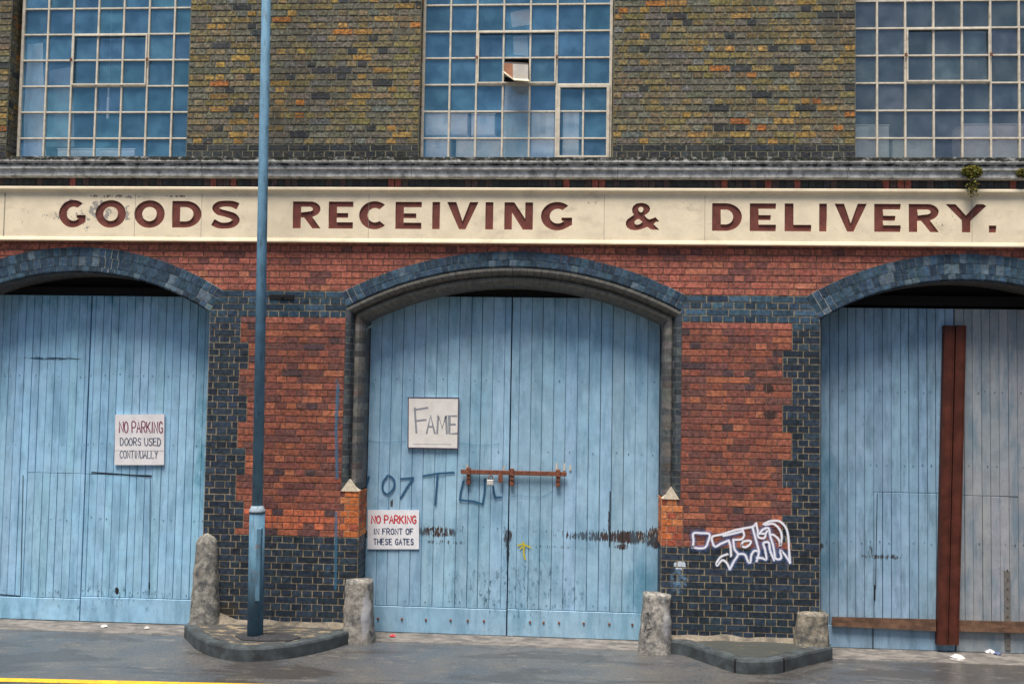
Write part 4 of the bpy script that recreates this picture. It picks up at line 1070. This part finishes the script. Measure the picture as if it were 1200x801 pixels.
# ------------------------------------------------------------ guard stones
def stone(label,bx,w0,w1,y0,d0,d1,zb,zt,round_top=0.0,notch=0,lean=0.,seed=0,c=(.24,.23,.205),side=None):
    """rough tapering stone: bx centre, widths/depths at bottom and top"""
    m=MB(); NZ=34 if round_top else 22; NS=32; g=[]
    for k_ in range(NZ+1):
        s=k_/NZ; z=zb+(zt-zb)*s
        w=w0+(w1-w0)*s; d=d0+(d1-d0)*s
        if round_top:
            tt=(zt-z)/(w1*.55)
            if tt<1: f=math.sqrt(max(.0,1-(1-tt)**2)); w*=.10+.90*f; d*=.50+.50*f
        ringv=[]
        for q in range(NS):
            t=2*math.pi*q/NS; ex=.55 if not round_top else .5
            cx_=math.copysign(abs(math.cos(t))**ex,math.cos(t)); sy_=math.copysign(abs(math.sin(t))**ex,math.sin(t))
            x=bx+lean*s+cx_*w/2; y=y0+sy_*d/2
            nz=noise.noise(Vector((x*7,y*7+seed,z*7)))*(.007 if round_top else .014)+noise.noise(Vector((x*23,y*23+seed,z*23)))*(.003 if round_top else .006)
            zz=z
            if (k_==NZ or k_==NZ-1) and not round_top: zz+= noise.noise(Vector((x*9+seed,y*9,1)))*.02
            if notch and s>.75: 
                dx=(x-bx-lean*s)/(w*.22); 
                if abs(dx)<1 and sy_<0: y+=notch*(1-dx*dx)*(s-.75)/.25
            ringv.append((x+cx_*nz,y+sy_*nz,zz))
        g.append(ringv)
    for k_ in range(NZ):
        for q in range(NS):
            q2=(q+1)%NS; m.poly([g[k_][q],g[k_][q2],g[k_+1][q2],g[k_+1][q]],c)
    ctr=(bx+lean,y0,zt+(.003 if round_top else .012))
    for q in range(NS): m.poly([g[-1][q],g[-1][(q+1)%NS],ctr],tuple(v*1.0 for v in c))
    ob=m.build('guard_stone',M['concrete']); 
    bm_merge(ob); tag(ob,label,'guard stone','guard stones at the feet of the brick piers'); return settle(ob)
import bmesh
def bm_merge(ob,smooth=True):
    b=bmesh.new(); b.from_mesh(ob.data); bmesh.ops.remove_doubles(b,verts=b.verts,dist=.0004); bmesh.ops.recalc_face_normals(b,faces=b.faces); b.to_mesh(ob.data); b.free()
    if smooth: ob.data.polygons.foreach_set('use_smooth',[True]*len(ob.data.polygons))
def sx(px,py,y): return at(px,py,y).x
ysn=-.03
def from_px(b0,b1,t0,t1,pyb,pyt,y): 
    B0,B1,T0,T1=at(b0,pyb,y),at(b1,pyb,y),at(t0,pyt,y),at(t1,pyt,y)
    return (B0.x+B1.x)/2,B1.x-B0.x,T1.x-T0.x,((T0.x+T1.x)/2-(B0.x+B1.x)/2),T0.z
cx_,w0,w1,ln,zt=from_px(218,255,227,250,737,626,-.12)
stone('tall tapering rounded concrete guard stone beside the left gate',cx_,w0,w1,.02,.30,.22,G-.03,zt,1,0,ln,1)
cx_,w0,w1,ln,zt=from_px(399,436,403,433,748,681,-.15)
stone('short speckled guard stone at left foot of the middle gate',cx_,w0,w1,-.02,.32,.24,G-.03,zt,0,.03,ln,5,(.25,.235,.21))
cx_,w0,w1,ln,zt=from_px(749,788,755,787,756,698,-.15)
stone('short notched guard stone at right foot of the middle gate',cx_,w0,w1,-.02,.32,.24,G-.03,zt,0,.07,ln,9,(.28,.265,.24))
cx_,w0,w1,ln,zt=from_px(929,973,938,973,765,720,-.15)
stone('low dirty chipped guard stone beside the right gate',cx_,w0,w1,-.02,.32,.26,G-.03,zt,0,0,ln,14,(.22,.195,.155))

# ------------------------------------------------------------ lamp post
py_=-.55
pb0=at(299,741,py_); pt0=at(312,0,py_); dirp=(pt0-pb0)/(pt0.z-pb0.z)
lp=thing('lamp_post','tall blue grey steel lamp post on the left kerbed island','lamp post',(pb0.x,py_,IT))
def pp(z): return tuple(pb0+dirp*(z-pb0.z))
PC=(.125,.255,.37); PC2=(.09,.19,.275)
zc1=at(299,600,py_).z; zc2=at(299,592,py_).z
m=MB(); m.tube([pp(IT-.02),pp(zc1)],[.082,.080],28,PC2); m.build('base_section',M['post'],lp,smooth=True,label='wider lower section of the post')
m=MB(); m.tube([pp(zc1),pp(zc1+.02),pp(zc2)],[.086,.084,.060],28,(.26,.33,.39)); m.build('collar',M['post'],lp,smooth=True)
m=MB(); m.tube([pp(zc2-.01),pp(4.5),pp(9.0)],[.055,.052,.045],28,PC); m.build('shaft',M['post'],lp,smooth=True)
m=MB(); a=Vector(pp(9.0)); m.tube([tuple(a),tuple(a+Vector((0,-.1,.25))),tuple(a+Vector((0,-.6,.45))),tuple(a+Vector((0,-1.2,.5)))],[.035]*4,14,PC); m.build('bracket_arm',M['post'],lp,smooth=True)
m=MB(); a=a+Vector((0,-1.2,.5)); m.tube([tuple(a+Vector((0,.05,0))),tuple(a+Vector((0,-.15,.01))),tuple(a+Vector((0,-.5,.0))),tuple(a+Vector((0,-.6,-.02)))],[.05,.11,.11,.04],14,(.5,.5,.5)); m.build('lantern',M['post'],lp,smooth=True)
m=MB(); q=Vector(pp(.95)); m.box(q.x+.022,q.x+.072,q.y-.088,q.y-.045,.55,1.30,PC2,ch=.006); m.build('access_door',M['post'],lp)
# tarmac patch round the post base
m=MB(); n=26; cx0,cy0=pb0.x+.14,py_-.03
ring_=[(cx0+(.34+.07*noise.noise(Vector((math.cos(t)*2,math.sin(t)*2,4))))*math.cos(t),cy0+(.17+.05*noise.noise(Vector((math.cos(t)*2,math.sin(t)*2,9))))*math.sin(t),IT+.016) for t in [2*math.pi*i/n for i in range(n)]]
for i in range(n): m.poly([ring_[i],ring_[(i+1)%n],(cx0,cy0,IT+.034)]); a_,b_=ring_[i],ring_[(i+1)%n]; m.poly([(a_[0],a_[1],IT-.01),(b_[0],b_[1],IT-.01),b_,a_])
pm=struct(m.build('tarmac_patch',surf('fresh_tarmac',.7,.25,20,120,.006,base=(.035,.036,.04))))

# ------------------------------------------------------------ moss and litter
def clump(px,py,y,rx,rz,ry,n,c,name,label,cat,mat='moss',leaf=.011,drop=0):
    p=at(px,py,y); m=MB()
    for i in range(n):
        a=random.random()*6.283; b=random.uniform(-1,1); rr=random.random()**.4
        v=Vector((math.cos(a)*math.sqrt(1-b*b)*rx,-abs(math.sin(a)*math.sqrt(1-b*b))*ry,b*rz))*rr+p
        if drop and random.random()<.25: v.z-=random.random()*drop; v.x=p.x+(v.x-p.x)*.6
        s=leaf*random.uniform(.5,1.2); n1=Vector((random.uniform(-1,1),random.uniform(-1,1),random.uniform(-1,1))).normalized(); n2=n1.orthogonal().normalized()
        m.poly([tuple(v-n1*s-n2*s*.4),tuple(v+n1*s*.2-n2*s),tuple(v+n1*s+n2*s*.3),tuple(v-n1*s*.1+n2*s)],jit(c,.4))
    ob=m.build(name,M[mat]); tag(ob,label,cat); return settle(ob)
o=clump(1139,201,-.13,.115,.07,.045,1500,(.14,.13,.02),'moss_clump','mustard green moss clump on the cornice above the letter Y','moss',drop=.25); o['group']='moss on the cornice'
o=clump(1197,203,-.13,.06,.05,.04,600,(.15,.14,.03),'moss_clump','smaller green moss clump on the cornice at the right edge','moss'); o['group']='moss on the cornice'
def litter(px,py,w,h,c,label,name='litter',seed=0,z=G):
    p=ground_at(px,py,z+.01); m=MB(); NU,NV=14,8; g={}
    for i in range(NU):
        for j_ in range(NV+1):
            t=2*math.pi*i/NU; f=j_/NV*math.pi/2
            r_=math.cos(f)*(1+.35*noise.noise(Vector((math.cos(t)*2+seed,math.sin(t)*2,f*2))))
            g[i,j_]=(p.x+math.cos(t)*r_*w/2,p.y+math.sin(t)*r_*w*.35,z+.002+h*math.sin(f)*(1+.5*noise.noise(Vector((t*1.5+seed,f*3,1)))))
    for i in range(NU):
        for j_ in range(NV):
            i2=(i+1)%NU; m.poly([g[i,j_],g[i2,j_],g[i2,j_+1],g[i,j_+1]],jit(c,.08))
    ob=m.build(name,M['plastic']); bm_merge(ob,False); tag(ob,label,'litter','scraps of litter on the ground'); return settle(ob)
litter(1122,771,.16,.045,(.70,.66,.62),'crumpled whitish plastic bag on the ground below the steel channels',name='plastic_bag',seed=3)
litter(1160,763,.10,.03,(.72,.70,.70),'small white scrap of paper under the right gate',name='paper_scrap',seed=7,z=G+.012)
litter(1169,765,.08,.02,(.10,.13,.25),'dark blue scrap beside the white one under the right gate',name='wrapper',seed=8,z=G+.012)
litter(442,737,.11,.13,(.60,.64,.68),'pale plastic lump against the short guard stone and blue door',name='plastic_lump',seed=11,z=G+.012)
litter(460,744,.07,.02,(.55,.06,.07),'small red wrapper at the foot of the middle gate',name='wrapper',seed=13,z=G+.014)
litter(122,733,.08,.02,(.7,.7,.68),'small white scrap at foot of the left gate, left one',name='paper_scrap',seed=15,z=G+.012)
litter(172,735,.06,.02,(.7,.68,.62),'small white scrap at foot of the left gate, right one',name='paper_scrap',seed=17,z=G+.012)

# ------------------------------------------------------------ the other side of the street (unseen block, added to cut off the low sky)
sky_block=thing('brick_warehouse','unseen plain dark warehouse block across the street, added to block low sky','building',(0,-25,0))
m=MB(); m.box(-34,34,-33,-25,-.2,9.2,(.10,.075,.06)); m.box(-34.2,34.2,-33.2,-24.85,9.2,9.5,(.2,.2,.18))
m.build('wall',M['mortar'],sky_block)
for i in range(14):
    for z in (1.2,5.2):
        m=MB(); x=-31+i*4.6; m.box(x,x+2.0,-24.995,-24.90,z,z+.12,(.3,.3,.28)); m.box(x+.05,x+1.95,-24.99,-24.94,z+.125,z+2.2,(.03,.05,.07)); m.build('window',M['post'],sky_block)
# ------------------------------------------------------------ light
EL,AZ=71,200      # sun elevation; azimuth towards the camera side
w=bpy.data.worlds.new('World'); sc.world=w; w.use_nodes=True; nt=w.node_tree; nt.nodes.clear()
sky=nt.nodes.new('ShaderNodeTexSky'); sky.sky_type='NISHITA'; sky.sun_disc=False
bg=nt.nodes.new('ShaderNodeBackground'); bg.inputs[1].default_value=.055
ow=nt.nodes.new('ShaderNodeOutputWorld'); nt.links.new(sky.outputs[0],bg.inputs[0]); nt.links.new(bg.outputs[0],ow.inputs[0])
sd=bpy.data.lights.new('sun','SUN'); sd.energy=3.8; sd.angle=R(30); sd.color=(1,.93,.84)
so=bpy.data.objects.new('sun',sd); col.objects.link(so)
# direction of travel of light: from front left, above
src=Vector((-.35,-1.0,math.tan(R(EL))*1.06)).normalized()
so.rotation_euler=(-src).to_track_quat('-Z','Y').to_euler(); so.location=src*30
sky.sun_elevation=math.asin(src.z); sky.sun_rotation=math.atan2(src.x,src.y)
sky.air_density=1.2; sky.dust_density=2.5
vs=sc.view_settings; vs.view_transform='Standard'; vs.look='None'; vs.exposure=0.82; vs.gamma=1.0
for o_ in list(bpy.data.objects):
    if '_w' in o_: del o_['_w']
sc.render.engine='CYCLES'; sc.cycles.max_bounces=6
